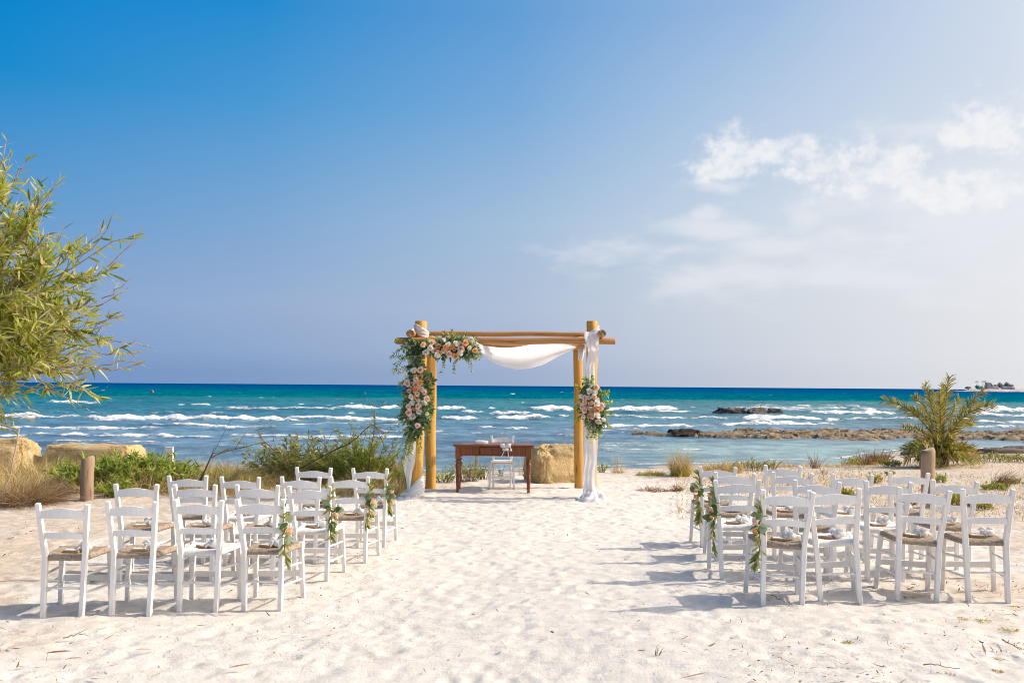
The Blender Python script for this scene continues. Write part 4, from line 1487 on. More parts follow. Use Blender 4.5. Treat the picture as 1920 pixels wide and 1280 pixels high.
# the chair behind the table faces the guests
tc_ = place_chair(940, 16.0, 180, 0, 'white chair behind the brown table, facing the rows of guests', None, 'white')
tc_.location = (P(941, 900, 16.0).x, 16.05, ground_z(-0.1, 16.0) - 0.01)
if 'group' in tc_.keys(): del tc_['group']


# ------------------------------------------------------------------ favours on the seats
def favour_parts(seed):
    rng = random.Random(seed)
    mb = MB(); mb.beam((-0.062, 0, 0.010), (0.062, 0, 0.010), 0.085, 0.016, up=(0, 0, 1), bev=0.08)
    box = mb.mesh('kraft_box', M['kraft'], smooth=False)
    mb = MB(); mb.beam((-0.048, 0, 0.0205), (0.048, 0, 0.0205), 0.062, 0.0025, up=(0, 0, 1), bev=0.05)
    card = mb.mesh('label_card', M['card'], smooth=False)
    return box, card


FAV = favour_parts(1)
TUL = [rock_mesh('tulle_pouch', (0.115, 0.085, 0.055), M['tulle'], box=0.9, rough=0.16, seed=40 + i, nu=26, nv=14, freq=5) for i in range(4)]


def ribbon_mesh(seed):
    rng = random.Random(seed); mb = MB()
    for s in (-1, 1):
        mb.tube([(0, 0, 0.045), (s * 0.03, 0.005, 0.068), (s * 0.055, 0.0, 0.055), (s * 0.035, -0.01, 0.042), (0, 0, 0.045)], 0.006, 5, flat=2.2)
        mb.tube([(0, 0, 0.045), (s * 0.02, -0.03, 0.036), (s * 0.045 + rng.gauss(0, .01), -0.065, 0.012)], 0.004, 5, flat=2.0)
    return mb.mesh('ribbon', M['tulle'])


RIB = [ribbon_mesh(i) for i in range(3)]
i_f = 0
for (side, r, k), ch in CH.items():
    n = len((rows_left if side == 'left' else rows_right)[r])
    m = (n - 1 - k) if side == 'left' else k
    pos = ['aisle chair', 'second chair from the aisle', 'third chair from the aisle', 'outermost chair'][m if m < n - 1 or m == 0 else 3]
    t = thing('favour_box', 'kraft box with white tulle on %s, %s, %s block' % (pos, ROWN[r], side), 'favour', group='favours laid on the chair seats')
    mw = Euler(ch.rotation_euler).to_matrix()
    lp = Vector((random.uniform(-0.03, 0.03) + (0.02 if side == 'right' else 0.0), random.uniform(-0.03, 0.03), 0.452))
    t.location = Vector(ch.location) + mw @ lp
    t.rotation_euler = (mw @ Euler((0, 0, random.uniform(-0.9, 0.5))).to_matrix()).to_euler()
    ob('kraft_box', FAV[0], t, (-0.025, -0.01, 0)); ob('label_card', FAV[1], t, (-0.03, -0.012, 0))
    ob('tulle_pouch', TUL[i_f % 4], t, (0.055, 0.03, 0.006), (0, 0, random.uniform(-.5, .5)))
    ob('ribbon', RIB[i_f % 3], t, (0.045, 0.02, 0.004), (0, 0, random.uniform(-1.2, 1.2)))
    i_f += 1


# ------------------------------------------------------------------ flower sprigs on the aisle chairs
def olive_leaf(v, cur, w=0.22):
    V, F = leaf_batch(np.zeros((1, 3)), np.array([[1.0, 0, 0]]), np.array([1.0]), np.array([w * 0.5]), np.array([[0, 0, -cur]]), (0.2, 1.0, 0.85, 0.08), np.array([[0, 1.0, 0]]))
    return V, F, v


LEAFM = {}


def leaf_meshes(key, mat, w, n=6, prof=None):
    if key not in LEAFM:
        out = []
        for i in range(n):
            V, F, _ = olive_leaf(0, 0.05 + 0.3 * (i % 3) / 2, w)
            out.append(mesh_np('leaf', V, F, mat, val=[(i + 0.5) / n] * 3))
        LEAFM[key] = out
    return LEAFM[key]


def frame(d, up):
    d = Vector(d).normalized(); u = Vector(up)
    s = u.cross(d)
    if s.length < 1e-3: s = Vector((0, 1, 0)).cross(d)
    s.normalize(); u = d.cross(s)
    return Matrix((d, s, u)).transposed()


def put_leaf(parent, meshes, p, d, up, L):
    o = bpy.data.objects.new('leaf', random.choice(meshes))
    COL.objects.link(o)
    o.parent = parent
    o.rotation_euler = frame(d, up).to_euler()
    o.location = p
    o.scale = (L, L, L)
    return o


OL = leaf_meshes('olive', M['leaf_olive'], 0.24)
EU = leaf_meshes('euca', M['leaf_euca'], 0.75)


def chair_sprig(ch, side, r, roses):
    s = 1 if side == 'left' else -1        # towards the aisle
    t = thing('flower_sprig', 'leafy sprig with %s on aisle chair of %s, %s block' % ('one blush rose' if roses == 1 else 'small coral roses', ROWN[r], side), 'flowers', group='flower sprigs tied to the aisle chairs')
    mw = Euler(ch.rotation_euler).to_matrix()
    t.location = Vector(ch.location) + mw @ Vector((s * 0.182, -0.245, 0.66))
    t.rotation_euler = ch.rotation_euler
    mb = MB()
    ln = random.uniform(0.040, 0.056); up_ = random.uniform(0.12, 0.19); sw = random.uniform(-0.04, 0.05)
    pts = [Vector((s * 0.012 + 0.008 * math.sin(i + ln * 900) + s * sw * (i / 10) ** 2, -0.012, up_ - ln * i)) for i in range(11)]
    mb.tube(pts, 0.004, 5)
    for i in (3, 5): mb.tube([(s * 0.03, -0.02, 0.17 - 0.052 * i), (-s * 0.03, -0.035, 0.165 - 0.052 * i), (-s * 0.035, 0.02, 0.17 - 0.052 * i)], 0.003, 5)
    mb.build('stem', M['stem'], t)
    for i in range(random.randint(48, 72)):
        k = random.random() * 10
        a = pts[int(k)].lerp(pts[min(10, int(k) + 1)], k % 1)
        upw = 1 if k < 3 else -1
        d = Vector((s * random.uniform(-0.1, 0.9) + random.gauss(0, .35), random.uniform(-0.9, 0.25), upw * random.uniform(0.3, 1.1)))
        put_leaf(t, OL, a, d, (random.gauss(0, .6), -1, random.gauss(0, .6)), random.uniform(0.055, 0.095))
    for i in range(7):
        a = Vector((s * random.uniform(-0.01, 0.06), -0.02, random.uniform(-0.12, 0.06)))
        d = Vector((s * random.uniform(-0.4, 1), random.uniform(-0.8, 0), random.uniform(-0.9, 0.7)))
        put_leaf(t, EU, a, d, (random.gauss(0, .5), -1, random.gauss(0, .5)), random.uniform(0.05, 0.09))
    for i in range(roses):
        kd = 'P' if (i == 0 and side == 'left') else ('K' if i == 0 else 'A')
        dia = 0.105 if side == 'left' else (0.085 - 0.012 * i)
        o = place_rose(t, (s * (0.045 + 0.0 * i), -0.03, -0.03 - 0.075 * i), (s * 0.9, -0.25, -0.65), dia, kd)


for r in range(4):
    chair_sprig(CH[('left', r, len(rows_left[r]) - 1)], 'left', r, 1)
    chair_sprig(CH[('right', r, 0)], 'right', r, 2)

# ------------------------------------------------------------------ table
TY = 15.3
xl, xr = P(849, 833, TY).x, P(1001.5, 833, TY).x
tz = ground_z(0, TY) - 0.01
ztop = P(925, 833.5, TY).z
tb = thing('table', 'old brown wooden table with turned legs and a drawer under the arch', 'table', ((xl + xr) / 2, TY + 0.27, tz))
tx = (xr - xl) / 2; H = ztop - tz
mb = MB(); mb.beam((-tx, 0, H - 0.012), (tx, 0, H - 0.012), 0.60, 0.024, up=(0, 0, 1), bev=0.03); mb.build('tabletop', M['desk'], tb, smooth=False)
mb = MB(); mb.beam((-tx + 0.02, 0, H - 0.030), (tx - 0.02, 0, H - 0.030), 0.56, 0.011, up=(0, 0, 1), bev=0.03); mb.build('moulding', M['desk'], tb, smooth=False)
lx, ly = tx - 0.085, 0.235
apz0, apz1 = H - 0.036, H - 0.185
prof = [(0.024, 0), (0.027, 0.02), (0.019, 0.045), (0.026, 0.06), (0.024, 0.075), (0.033, 0.21), (0.036, 0.245), (0.026, 0.262), (0.039, 0.28), (0.024, 0.30), (0.036, 0.318), (0.031, 0.33),
        (0.038, 0.40), (0.042, 0.455), (0.036, 0.482), (0.026, 0.498), (0.044, 0.515), (0.044, 0.532), (0.026, 0.548), (0.042, 0.565)]
for sx in (-1, 1):
    for sy in (-1, 1):
        mb = MB()
        zz = apz1 - 0.045
        mb.lathe([(r_ * 0.98, z_ * (zz / 0.565) - 0.0) for r_, z_ in prof], (sx * lx, sy * ly, 0), 18)
        mb.beam((sx * lx, sy * ly, zz), (sx * lx, sy * ly, apz0), 0.084, 0.084, up=(0, 1, 0), bev=0.06)
        mb.build('leg', M['desk'], tb, smooth=False)
hz = (apz0 + apz1) / 2; hh = apz0 - apz1
for (nm, a, b_, w) in (('apron', (-lx + 0.043, -ly - 0.015, hz), (-0.235, -ly - 0.015, hz), hh), ('apron', (0.235, -ly - 0.015, hz), (lx - 0.043, -ly - 0.015, hz), hh), ('apron', (-lx + .043, ly, hz), (lx - .043, ly, hz), hh)):
    mb = MB(); mb.beam(a, b_, w, 0.022, up=(0, 1, 0), bev=0.03); mb.build(nm, M['desk'], tb, smooth=False)
for sx in (-1, 1):
    mb = MB(); mb.beam((sx * lx, -ly + 0.043, hz), (sx * lx, ly - 0.043, hz), 0.022, hh, up=(0, 0, 1), bev=0.03); mb.build('apron', M['desk'], tb, smooth=False)
mb = MB(); mb.beam((-0.226, -ly - 0.019, hz + 0.008), (0.226, -ly - 0.019, hz + 0.008), hh - 0.034, 0.022, up=(0, 1, 0), bev=0.06); dw = mb.build('drawer', M['desk'], tb, smooth=False)
mb = MB(); mb.lathe([(0.006, 0), (0.006, 0.01), (0.014, 0.016), (0.012, 0.024), (0.004, 0.027)], n=14)
mb.build('knob', M['desk'], dw, loc=(-0.02, -ly - 0.030, hz + 0.012), rot=(R(90), 0, 0))
mb = MB(); mb.beam((-0.232, -ly - 0.012, apz1 + 0.010), (0.232, -ly - 0.012, apz1 + 0.010), 0.018, 0.03, up=(0, 1, 0), bev=.05); mb.build('drawer_rail', M['desk'], tb, smooth=False)
mb = MB(); mb.beam((-0.234, -ly - 0.004, hz), (0.234, -ly - 0.004, hz), hh, 0.008, up=(0, 1, 0), bev=.02); mb.build('gap_shade_board', M['desk_dark'], tb, smooth=False)  # near-black board, its colour stands for the shade round the drawer

bx = P(948, 832, TY).x
bw = thing('ribbon_bow', 'white ribbon bow with two tails hanging over the table front', 'bow', (bx, TY - 0.04, ztop - 0.018))
mb = MB()
for s in (-1, 1):
    mb.tube([(0, -0.02, -0.03), (s * 0.035, -0.045, 0.016), (s * 0.072, -0.03, 0.022), (s * 0.06, -0.03, -0.004), (0, -0.02, -0.03)], [0.012, 0.02, 0.022, 0.018, 0.012], 8, flat=1.6)
mb.build('loop', M['tulle'], bw)
mb = MB(); mb.tube([(-0.05, -0.03, -0.058), (0, -0.045, -0.05), (0.05, -0.03, -0.056)], [0.012, 0.026, 0.014], 8); mb.build('knot', M['tulle'], bw)
for s in (-1, 1):
    mb = MB()
    mb.grid([[Vector(((s * 0.03 if s > 0 else -0.02) + (0.012 if s > 0 else -0.058) * i / 7 + j * 0.0075, -0.036 - 0.004 * math.sin(i + j), -0.055 - 0.13 * i / 7)) for j in range(3)] for i in range(8)])
    mb.build('tail', M['tulle'], bw)
mb = MB(); mb.lathe([(0.004, 0.05), (0.008, 0.04), (0.013, 0.02), (0.022, 0.0)], (0.085, -0.04, -0.075), 12); mb.tube([(0.05, -0.02, -0.01), (0.075, -0.04, 0.0), (0.085, -0.04, -0.03)], 0.005, 6); mb.build('bell', M['card'], bw)
px_ = P(902, 832, TY + 0.2)
o = ob('folded_cloth', rock_mesh('folded_cloth', (0.22, 0.14, 0.06), M['tulle'], box=0.7, rough=0.14, seed=61, nu=30, nv=16, freq=4), None, (px_.x, TY + 0.2, ztop + 0.0))
props(o, 'crumpled white cloth lying on the left half of the table top', 'cloth')


# ------------------------------------------------------------------ bollards, stakes, small things
def bollard(px, ptop, Y, r, label, seed):
    t = P(px, ptop, Y); random.seed(seed)
    mb = MB((t.x, Y, 0))
    g = ground_z(t.x, Y) - 0.15
    n = 8
    mb.tube([(t.x, Y, g)] + [(t.x + 0.004 * math.sin(i), Y, g + (t.z - g) * i / n - (0.008 if i == n else 0)) for i in range(1, n + 1)] + [(t.x, Y, t.z)], [r] * (n + 1) + [r * 0.92], 22, 0, wob=0.03, capm=0)
    o = mb.build('wooden_post', M['post'])
    o.location = (t.x, Y, 0)
    props(o, label, 'post', 'short round wooden posts')


bollard(164.5, 858, 14.0, 0.094, 'short grey brown post by the green shrub on the left', 3)
bollard(1739.5, 843, 13.9, 0.099, 'short tan post in front of the palm on the right', 4)
random.seed(21)
g = P(893, 872, 22.0)
mb = MB(); mb.beam((0, 0, -0.4), (0.01, 0, 0.27), 0.07, 0.05); o = mb.build('wooden_stake', M['post'], None, smooth=False, loc=(g.x, 22.0, g.z)); props(o, 'pale wooden stake by the water seen under the table', 'stake')
mb = MB()
g = P(317.5, 838, 17.0)
zb_ = ground_z(g.x, 17.0)
mb.beam((0, 0, -0.15), (0, 0, g.z - zb_ - 0.012), 0.145, 0.06, bev=0.08); mb.beam((0, 0, g.z - zb_ - 0.012), (0, 0, g.z - zb_), 0.155, 0.07, bev=0.1)
o = mb.build('marker_post', M['paint'], None, smooth=False, loc=(g.x, 17.0, zb_)); props(o, 'white marker post sticking up behind the dark green shrub', 'post')
M['teal'] = simple_mat('turquoise_plastic', (0.10, 0.42, 0.38), 0.4)
g = P(155, 840, 18.75); o = ob('plastic_scrap', rock_mesh('plastic_scrap', (0.13, 0.09, 0.05), M['teal'], box=0.6, rough=0.15, seed=71, nu=20, nv=12), None, (g.x, 18.75, 0.475)); props(o, 'turquoise plastic scrap lying on the long limestone block', 'litter')
M['red'] = simple_mat('red_buoy_plastic', (0.65, 0.08, 0.05), 0.4)
g = SP(286, 736.5)
mb = MB(); mb.lathe([(0.05, -0.3), (0.2, -0.2), (0.30, 0.0), (0.28, 0.15), (0.16, 0.36), (0.05, 0.5), (0.03, 0.62)], n=16); o = mb.build('buoy', M['red'], None, loc=(g.x, g.y, SEA_Z + 0.15)); props(o, 'small red buoy floating far out on the left', 'buoy')


# ------------------------------------------------------------------ plants
def blades(n, base, spread, L, W, lean, bendv, mats, name, parent, origin, tilt=0.35, rng=RNG, prof=(1.0, 0.9, 0.6, 0.05)):
    """upright grass blades; base = (x, y)"""
    a = rng.random(n) * 6.283; rr = np.sqrt(rng.random(n))
    X = base[0] + np.cos(a) * rr * spread[0]; Y = base[1] + np.sin(a) * rr * spread[1]
    Z = ground_base(X, Y) + 0.0
    Pp = np.stack([X, Y, Z], -1)
    D = np.stack([rng.normal(size=n) * tilt + lean[0], rng.normal(size=n) * tilt + lean[1], np.ones(n)], -1)
    D[:, 0] += np.cos(a) * rr * tilt * 1.2; D[:, 1] += np.sin(a) * rr * tilt * 1.2
    Ln = L * (0.45 + 0.65 * rng.random(n))
    hb = rng.normal(size=(n, 3)) * 0.25; hb[:, 2] = -np.abs(hb[:, 2])
    bend = hb + np.array(bendv)
    V, F = leaf_batch(Pp, D, Ln, np.full(n, W) * (0.6 + 0.6 * rng.random(n)), bend, prof)
    o = ob(name, mesh_np(name, V - np.array(origin), F, mats, val=leaf_val(n)), parent)
    o['kind'] = 'stuff'
    return o


def plant(name, label, cat, px, py, group=None):
    g = G(px, py)
    t = thing(name, label, cat, (g.x, g.y, ground_z(g.x, g.y)), group=group)
    return t, g


def grass(label, px, py, wpx, hpx, n, mat='dry', lean=(0, 0), bend=(0, 0, -0.1), W=0.004, tilt=0.3, name='grass_tuft', cat='grass', group='dry grass tufts on the beach', extra=None):
    t, g = plant(name, label, cat, px, py, group)
    s = g.y / FPX
    blades(n, (g.x, g.y), (wpx * s / 2 * 0.7, min(0.5, wpx * s / 2 * 0.6)), hpx * s, W, lean, bend, M[mat], 'blades', t, t.location, tilt)
    if extra:
        m2, n2, h2, w2 = extra
        blades(n2, (g.x, g.y - 0.05), (wpx * s / 2 * 0.7, 0.25), h2 * s, w2, (0, 0), (0, 0, -0.2), M[m2], 'green_blades', t, t.location, 0.5)
    return t


def bush(label, px, py, wpx, hpx, stems, per, leafL, leafW, mat, name='shrub', cat='shrub', group=None, single=0, up=0.6, depth=0.7, stem_mat='bark', droop=0.2, lean=(0, 0), stem_r=0.006, spread=0.55, key=None, wratio=0.2):
    t, g = plant(name, label, cat, px, py, group)
    s = g.y / FPX
    Wd, Hd = wpx * s, hpx * s
    O = Vector(t.location)
    Ps, Ds, Ls = [], [], []
    mbs = MB(O)
    for i in range(stems):
        a = random.random() * 6.283; rr = math.sqrt(random.random())
        x0 = g.x + math.cos(a) * rr * Wd * 0.5 * spread; y0 = g.y + math.sin(a) * rr * Wd * 0.5 * spread * depth
        z0 = ground_z(x0, y0) - 0.02
        edge = 1 - 0.55 * rr ** 2
        Ln = Hd * random.uniform(0.55, 1.1) * edge
        d = Vector((math.cos(a) * rr * (1 - spread) * Wd * 0.5 / max(Hd, .05) * 1.4 + random.gauss(0, .25) + lean[0], math.sin(a) * rr * (1 - up) * 1.2 + random.gauss(0, .25) + lean[1], 1.0)).normalized()
        hb = Vector((random.gauss(0, .2), random.gauss(0, .2), -droop))
        nseg = 5
        L_ = Ln / max(0.45, d.z)
        pts = [Vector((x0, y0, z0)) + d * (L_ * k / nseg) + hb * (L_ * (k / nseg) ** 2) for k in range(nseg + 1)]
        mbs.tube(pts, [stem_r * (1 - 0.7 * k / nseg) for k in range(nseg + 1)], 4, cap=False)
        for k in range(per):
            tt = random.uniform(0.12, 1.0) ** 0.8
            p = Vector((x0, y0, z0)) + d * (L_ * tt) + hb * (L_ * tt * tt)
            Ps.append(p)
            Ds.append(d * 0.7 + Vector((random.gauss(0, .8), random.gauss(0, .8), random.gauss(0.15, .5))))
            Ls.append(leafL * random.uniform(.55, 1.25))
    st = mbs.build('stem', M[stem_mat], t); st['kind'] = 'stuff'
    n = len(Ps)
    # the leaves that stand nearest to the viewer are single objects
    order = sorted(range(n), key=lambda i: Ps[i].y)
    sel = set(order[:single * 2:2]) if single else set()
    if single:
        lm = leaf_meshes(key or mat, M[mat], wratio)
        for i in sel:
            put_leaf(t, lm, Ps[i] - O, Ds[i], (random.gauss(0, .7), random.gauss(-.4, .7), 1), Ls[i])
    rest = [i for i in range(n) if i not in sel]
    n = len(rest)
    bend = np.zeros((n, 3)); bend[:, 2] = -0.25 * RNG.random(n)
    V, F = leaf_batch(np.array([tuple(Ps[i]) for i in rest]), np.array([tuple(Ds[i]) for i in rest]), np.array([Ls[i] for i in rest]), leafW * (0.7 + 0.6 * RNG.random(n)), bend)
    o = ob('foliage', mesh_np('foliage', V - np.array(O), F, M[mat], val=leaf_val(n)), t)
    o['kind'] = 'stuff'
    return t


# left side
t = grass('tangled dry brown shrub at the left edge behind the chairs', 45, 940, 150, 88, 1900, 'brown', (0.1, -0.1), (0.15, -0.15, -0.3), 0.0035, 0.75, 'dry_shrub', 'shrub', None, ('dry', 1000, 66, 0.003))
bush('dense dark green acacia shrub behind the short grey post', 240, 916, 290, 92, 230, 44, 0.13, 0.0095, 'leaf_green', single=260, droop=0.25, depth=0.3, spread=0.8, wratio=0.17)
bush('bright yellow green sprout at the foot of the dark green shrub', 214, 930, 95, 54, 34, 34, 0.085, 0.007, 'leaf_bright', depth=0.6, spread=0.5)
grass('pale wispy dry grass in front of the left limestone blocks', 70, 872, 110, 62, 420, 'dry', (0.1, 0), (0.15, 0, -.1), 0.0028, 0.25)
grass('tall pale dry grass between limestone block and green shrub', 222, 872, 110, 66, 420, 'dry', (-0.1, 0), (-.15, 0, -.1), 0.0028, 0.2)
grass('dry tan grass right of the dark green shrub', 418, 915, 140, 74, 1300, 'dry', (0.15, 0), (.2, 0, -.3), 0.0035, 0.4, extra=('leaf_olive', 900, 70, 0.007))
grass('dry brown grass behind the middle chairs of the left block', 500, 908, 130, 70, 1100, 'dry', (0, 0), (.1, 0, -.3), 0.0035, 0.4, extra=('leaf_olive', 700, 62, 0.007))
bush('grey green acacia bush with loose olive leaves left of the arch', 565, 905, 185, 112, 130, 44, 0.11, 0.010, 'leaf_olive', single=150, droop=0.15, depth=0.6, spread=0.6, wratio=0.19)
bush('light green feathery bush close to the left arch post', 672, 908, 135, 118, 130, 56, 0.085, 0.0062, 'leaf_bright', single=80, droop=0.1, depth=0.6, spread=0.6, wratio=0.15)
bush('low green bush at the foot of the left arch post', 742, 914, 70, 62, 50, 40, 0.07, 0.006, 'leaf_green', droop=0.1, spread=.7)
grass('reddish dry grass between the feathery bush and the arch', 735, 900, 80, 70, 520, 'dry_red', (0, 0), (0, 0, -.1), 0.003, 0.2)


def twig(name, label, pts, r, leaves=0, mat='twig', leafmat='leaf_olive', leafL=0.09, Y=14.5, side=3, cat='branch'):
    w = [P(a, b, Y + (c if len(q) > 2 else 0)) for q in pts for (a, b, c) in [(q + (0,))[:3]]]
    t = thing(name, label, cat, (w[0].x, w[0].y, w[0].z))
    O = Vector(t.location)
    mb = MB(O)
    n = len(w)
    mb.tube(w, [r * (1 - 0.75 * i / (n - 1)) for i in range(n)], 6, wob=0.2)
    Ps, Ds = [], []
    for k in range(side):
        i = random.randint(1, n - 2)
        d = (w[i + 1] - w[i]).normalized() + Vector((random.gauss(0, .6), random.gauss(0, .6), random.gauss(.3, .6)))
        l = random.uniform(.15, .4)
        e = [w[i] + d * (l * q / 3) + Vector((0, 0, -.05 * (q / 3) ** 2)) for q in range(4)]
        mb.tube(e, [r * .4, r * .3, r * .22, r * .1], 4, cap=False)
        for q in range(4): Ps.append(e[q]); Ds.append(d + Vector((random.gauss(0, .7), random.gauss(0, .7), random.gauss(0, .7))))
    mb.build('stem', M[mat], t)
    for k in range(leaves):
        u = random.uniform(0.3, 1) * (n - 1); i = min(n - 2, int(u))
        Ps.append(w[i].lerp(w[i + 1], u - i)); Ds.append((w[i + 1] - w[i]).normalized() + Vector((random.gauss(0, .8), random.gauss(0, .8), random.gauss(0, .8))))
    if leaves:
        lm = leaf_meshes('tw' + leafmat, M[leafmat], 0.2)
        for p, d in zip(Ps, Ds): put_leaf(t, lm, p - O, d, (random.gauss(0, 1), -1, random.gauss(0, 1)), leafL * random.uniform(.6, 1.2))
    return t


twig('bare_branch', 'dark dry branch leaning right behind the left chairs', [(372, 905), (385, 880), (395, 858), (415, 848, .2), (440, 842, .3), (480, 832, .4), (515, 826, .5)], 0.014, 10, Y=14.3)
twig('bare_branch', 'forked dark stick rising from the dry grass on the left', [(376, 902), (388, 872), (398, 850), (402, 836)], 0.012, 0, Y=14.4)
twig('arching_branch', 'long leafy branch arching up over the feathery bush', [(560, 880), (600, 858), (630, 842), (655, 832), (672, 818), (685, 804), (698, 795), (705, 800), (720, 812)], 0.012, 60, Y=15.5, side=10, leafL=.07)
twig('arching_branch', 'thin leafy branch sticking up above the grey green bush', [(540, 880), (515, 845), (490, 822), (482, 805), (500, 800), (520, 806)], 0.007, 20, Y=15.6, side=4, leafL=.07)
twig('arching_branch', 'leafy stem standing straight up out of the feathery bush', [(690, 890), (694, 850), (700, 815), (703, 785), (700, 770)], 0.008, 30, Y=15.3, side=6, leafL=.06)
# under and beside the arch
bush('low green bush between the two left posts', 832, 902, 46, 34, 26, 24, 0.06, 0.005, 'leaf_green', spread=.7, group='low bushes under the arch')
bush('olive coloured bush behind the left table legs', 880, 900, 56, 58, 40, 26, 0.055, 0.005, 'leaf_olive', spread=.6, group='low bushes under the arch')
bush('small dry bush seen left of the table chair legs', 908, 896, 34, 34, 22, 22, 0.05, 0.005, 'leaf_olive', spread=.6, group='low bushes under the arch')
bush('thin dry sprig seen between the legs of the table chair', 942, 896, 26, 34, 12, 14, 0.05, 0.004, 'leaf_olive', spread=.4, group='low bushes under the arch')
grass('dry grass wisps between the table and the boulder', 985, 890, 40, 55, 60, 'dry', (0.05, 0), (0, 0, 0), 0.0025, 0.15)
bush('green sprig rising right beside the draped right post', 1128, 884, 24, 30, 12, 16, 0.06, 0.006, 'leaf_bright', spread=.5, lean=(.2, 0))
grass('thin tall dry stems right of the draped right post', 1160, 885, 34, 62, 40, 'dry', (0.05, 0), (0, 0, 0), 0.0025, 0.12, extra=('dry', 80, 18, .004))
# right side
grass('low sprawling yellow scrub between the arch and the right chairs', 1222, 888, 62, 20, 260, 'leaf_yellow', (0, 0), (0, 0, -.4), 0.006, 0.9, extra=('dry', 160, 18, .004))
grass('tall golden grass clump left of the right chairs', 1275, 890, 46, 66, 420, 'dry', (0, 0), (0, 0, -.05), 0.0035, 0.18, extra=('leaf_yellow', 110, 36, .006))
grass('sparse brown twigs lying right of the aisle near the arch', 1226, 918, 74, 24, 240, 'dry_red', (0, 0), (0, 0, -.3), 0.003, 0.9)
grass('small rusty grass clump beside the farthest right aisle chair', 1271, 919, 22, 24, 120, 'dry_red', (0, 0), (0, 0, -.2), 0.004, 0.4)
grass('golden dry grass behind the farthest right chairs', 1356, 884, 100, 36, 520, 'dry', (0, 0), (.1, 0, -.1), 0.004, 0.35)
bush('grey green low bush behind the farthest right chairs', 1412, 880, 80, 30, 46, 22, 0.06, 0.006, 'leaf_olive', spread=.8, group='low shore bushes')
bush('upright grey green sprig at the right end of the low bush', 1452, 878, 20, 34, 10, 18, 0.06, 0.005, 'leaf_olive', spread=.4)
grass('dark spiky stems standing alone near the water', 1528, 876, 22, 42, 46, 'brown', (0, 0), (0, 0, 0), 0.006, 0.28, name='spiky_plant', cat='plant')
grass('little dark sprig in front of the spiky stems', 1546, 888, 12, 20, 26, 'brown', (0, 0), (0, 0, 0), 0.005, 0.35, name='spiky_plant', cat='plant')
bush('yellow green end of the shore scrub, left of the rusty one', 1592, 869, 36, 24, 26, 22, 0.06, 0.007, 'leaf_yellow', spread=.8, group='low shore bushes')
grass('rusty red scrub near the water left of the palm', 1635, 868, 84, 34, 420, 'dry_red', (0, 0), (0, 0, 0), 0.006, 0.22, name='shrub', cat='shrub', group='low shore bushes', extra=('leaf_yellow', 100, 30, .006))
bush('small green shore bush just left of the palm', 1672, 873, 36, 20, 26, 22, 0.055, 0.006, 'leaf_bright', spread=.8, group='low shore bushes')
bush('yellowish sprig behind the chair backs, left of the short post', 1641, 903, 28, 30, 20, 20, 0.05, 0.006, 'leaf_yellow', spread=.7, group='small beach plants behind the right chairs')
bush('little plant left of the short tan post', 1668, 888, 22, 12, 12, 16, 0.05, 0.006, 'leaf_yellow', spread=.8, group='small beach plants behind the right chairs')
bush('green sprout right behind the short tan post', 1762, 903, 30, 24, 18, 18, 0.06, 0.006, 'leaf_bright', spread=.7, group='small beach plants behind the right chairs')
for (px, py, w_, h_, lb) in [(1582, 928, 36, 18, 'flat yellow plant seen through the third row chair backs'), (1705, 942, 40, 16, 'yellow ground plant right of the short post foot'), (1800, 944, 62, 28, 'bright yellow green clump behind the outer right chairs'),
                             (1838, 950, 50, 20, 'yellow green clump seen through the outermost right chair')]:
    bush(lb, px, py, w_, h_, 30, 22, 0.05, 0.007, 'leaf_yellow', spread=.85, group='small beach plants behind the right chairs')
grass('reddish grass leaning right over a green clump', 1872, 912, 40, 50, 240, 'dry_red', (0.55, 0), (.3, 0, -.1), 0.0035, 0.22)
bush('green clump under the leaning reddish grass', 1868, 916, 62, 18, 32, 20, 0.05, 0.006, 'leaf_bright', spread=.85, group='small beach plants behind the right chairs')
bush('wide green scrub on the shore right of the palm', 1862, 864, 80, 24, 44, 22, 0.06, 0.007, 'leaf_olive', spread=.85, group='low shore bushes')
bush('green scrub at the right edge behind the beach', 1908, 864, 40, 22, 28, 20, 0.06, 0.007, 'leaf_olive', spread=.85, group='low shore bushes')
bush('sage green tuft between palm and shore rocks', 1820, 858, 26, 20, 18, 20, 0.06, 0.006, 'leaf_olive', spread=.7, group='low shore bushes')
bush('small green plant on the sand at the far right edge', 1905, 905, 30, 14, 14, 16, 0.05, 0.006, 'leaf_bright', spread=.8, group='small beach plants behind the right chairs')
grass('thin dry clump with seed stalks right of the dark spiky stems', 1690, 915, 60, 14, 120, 'dry', (0, 0), (0, 0, -.3), 0.004, 0.9)

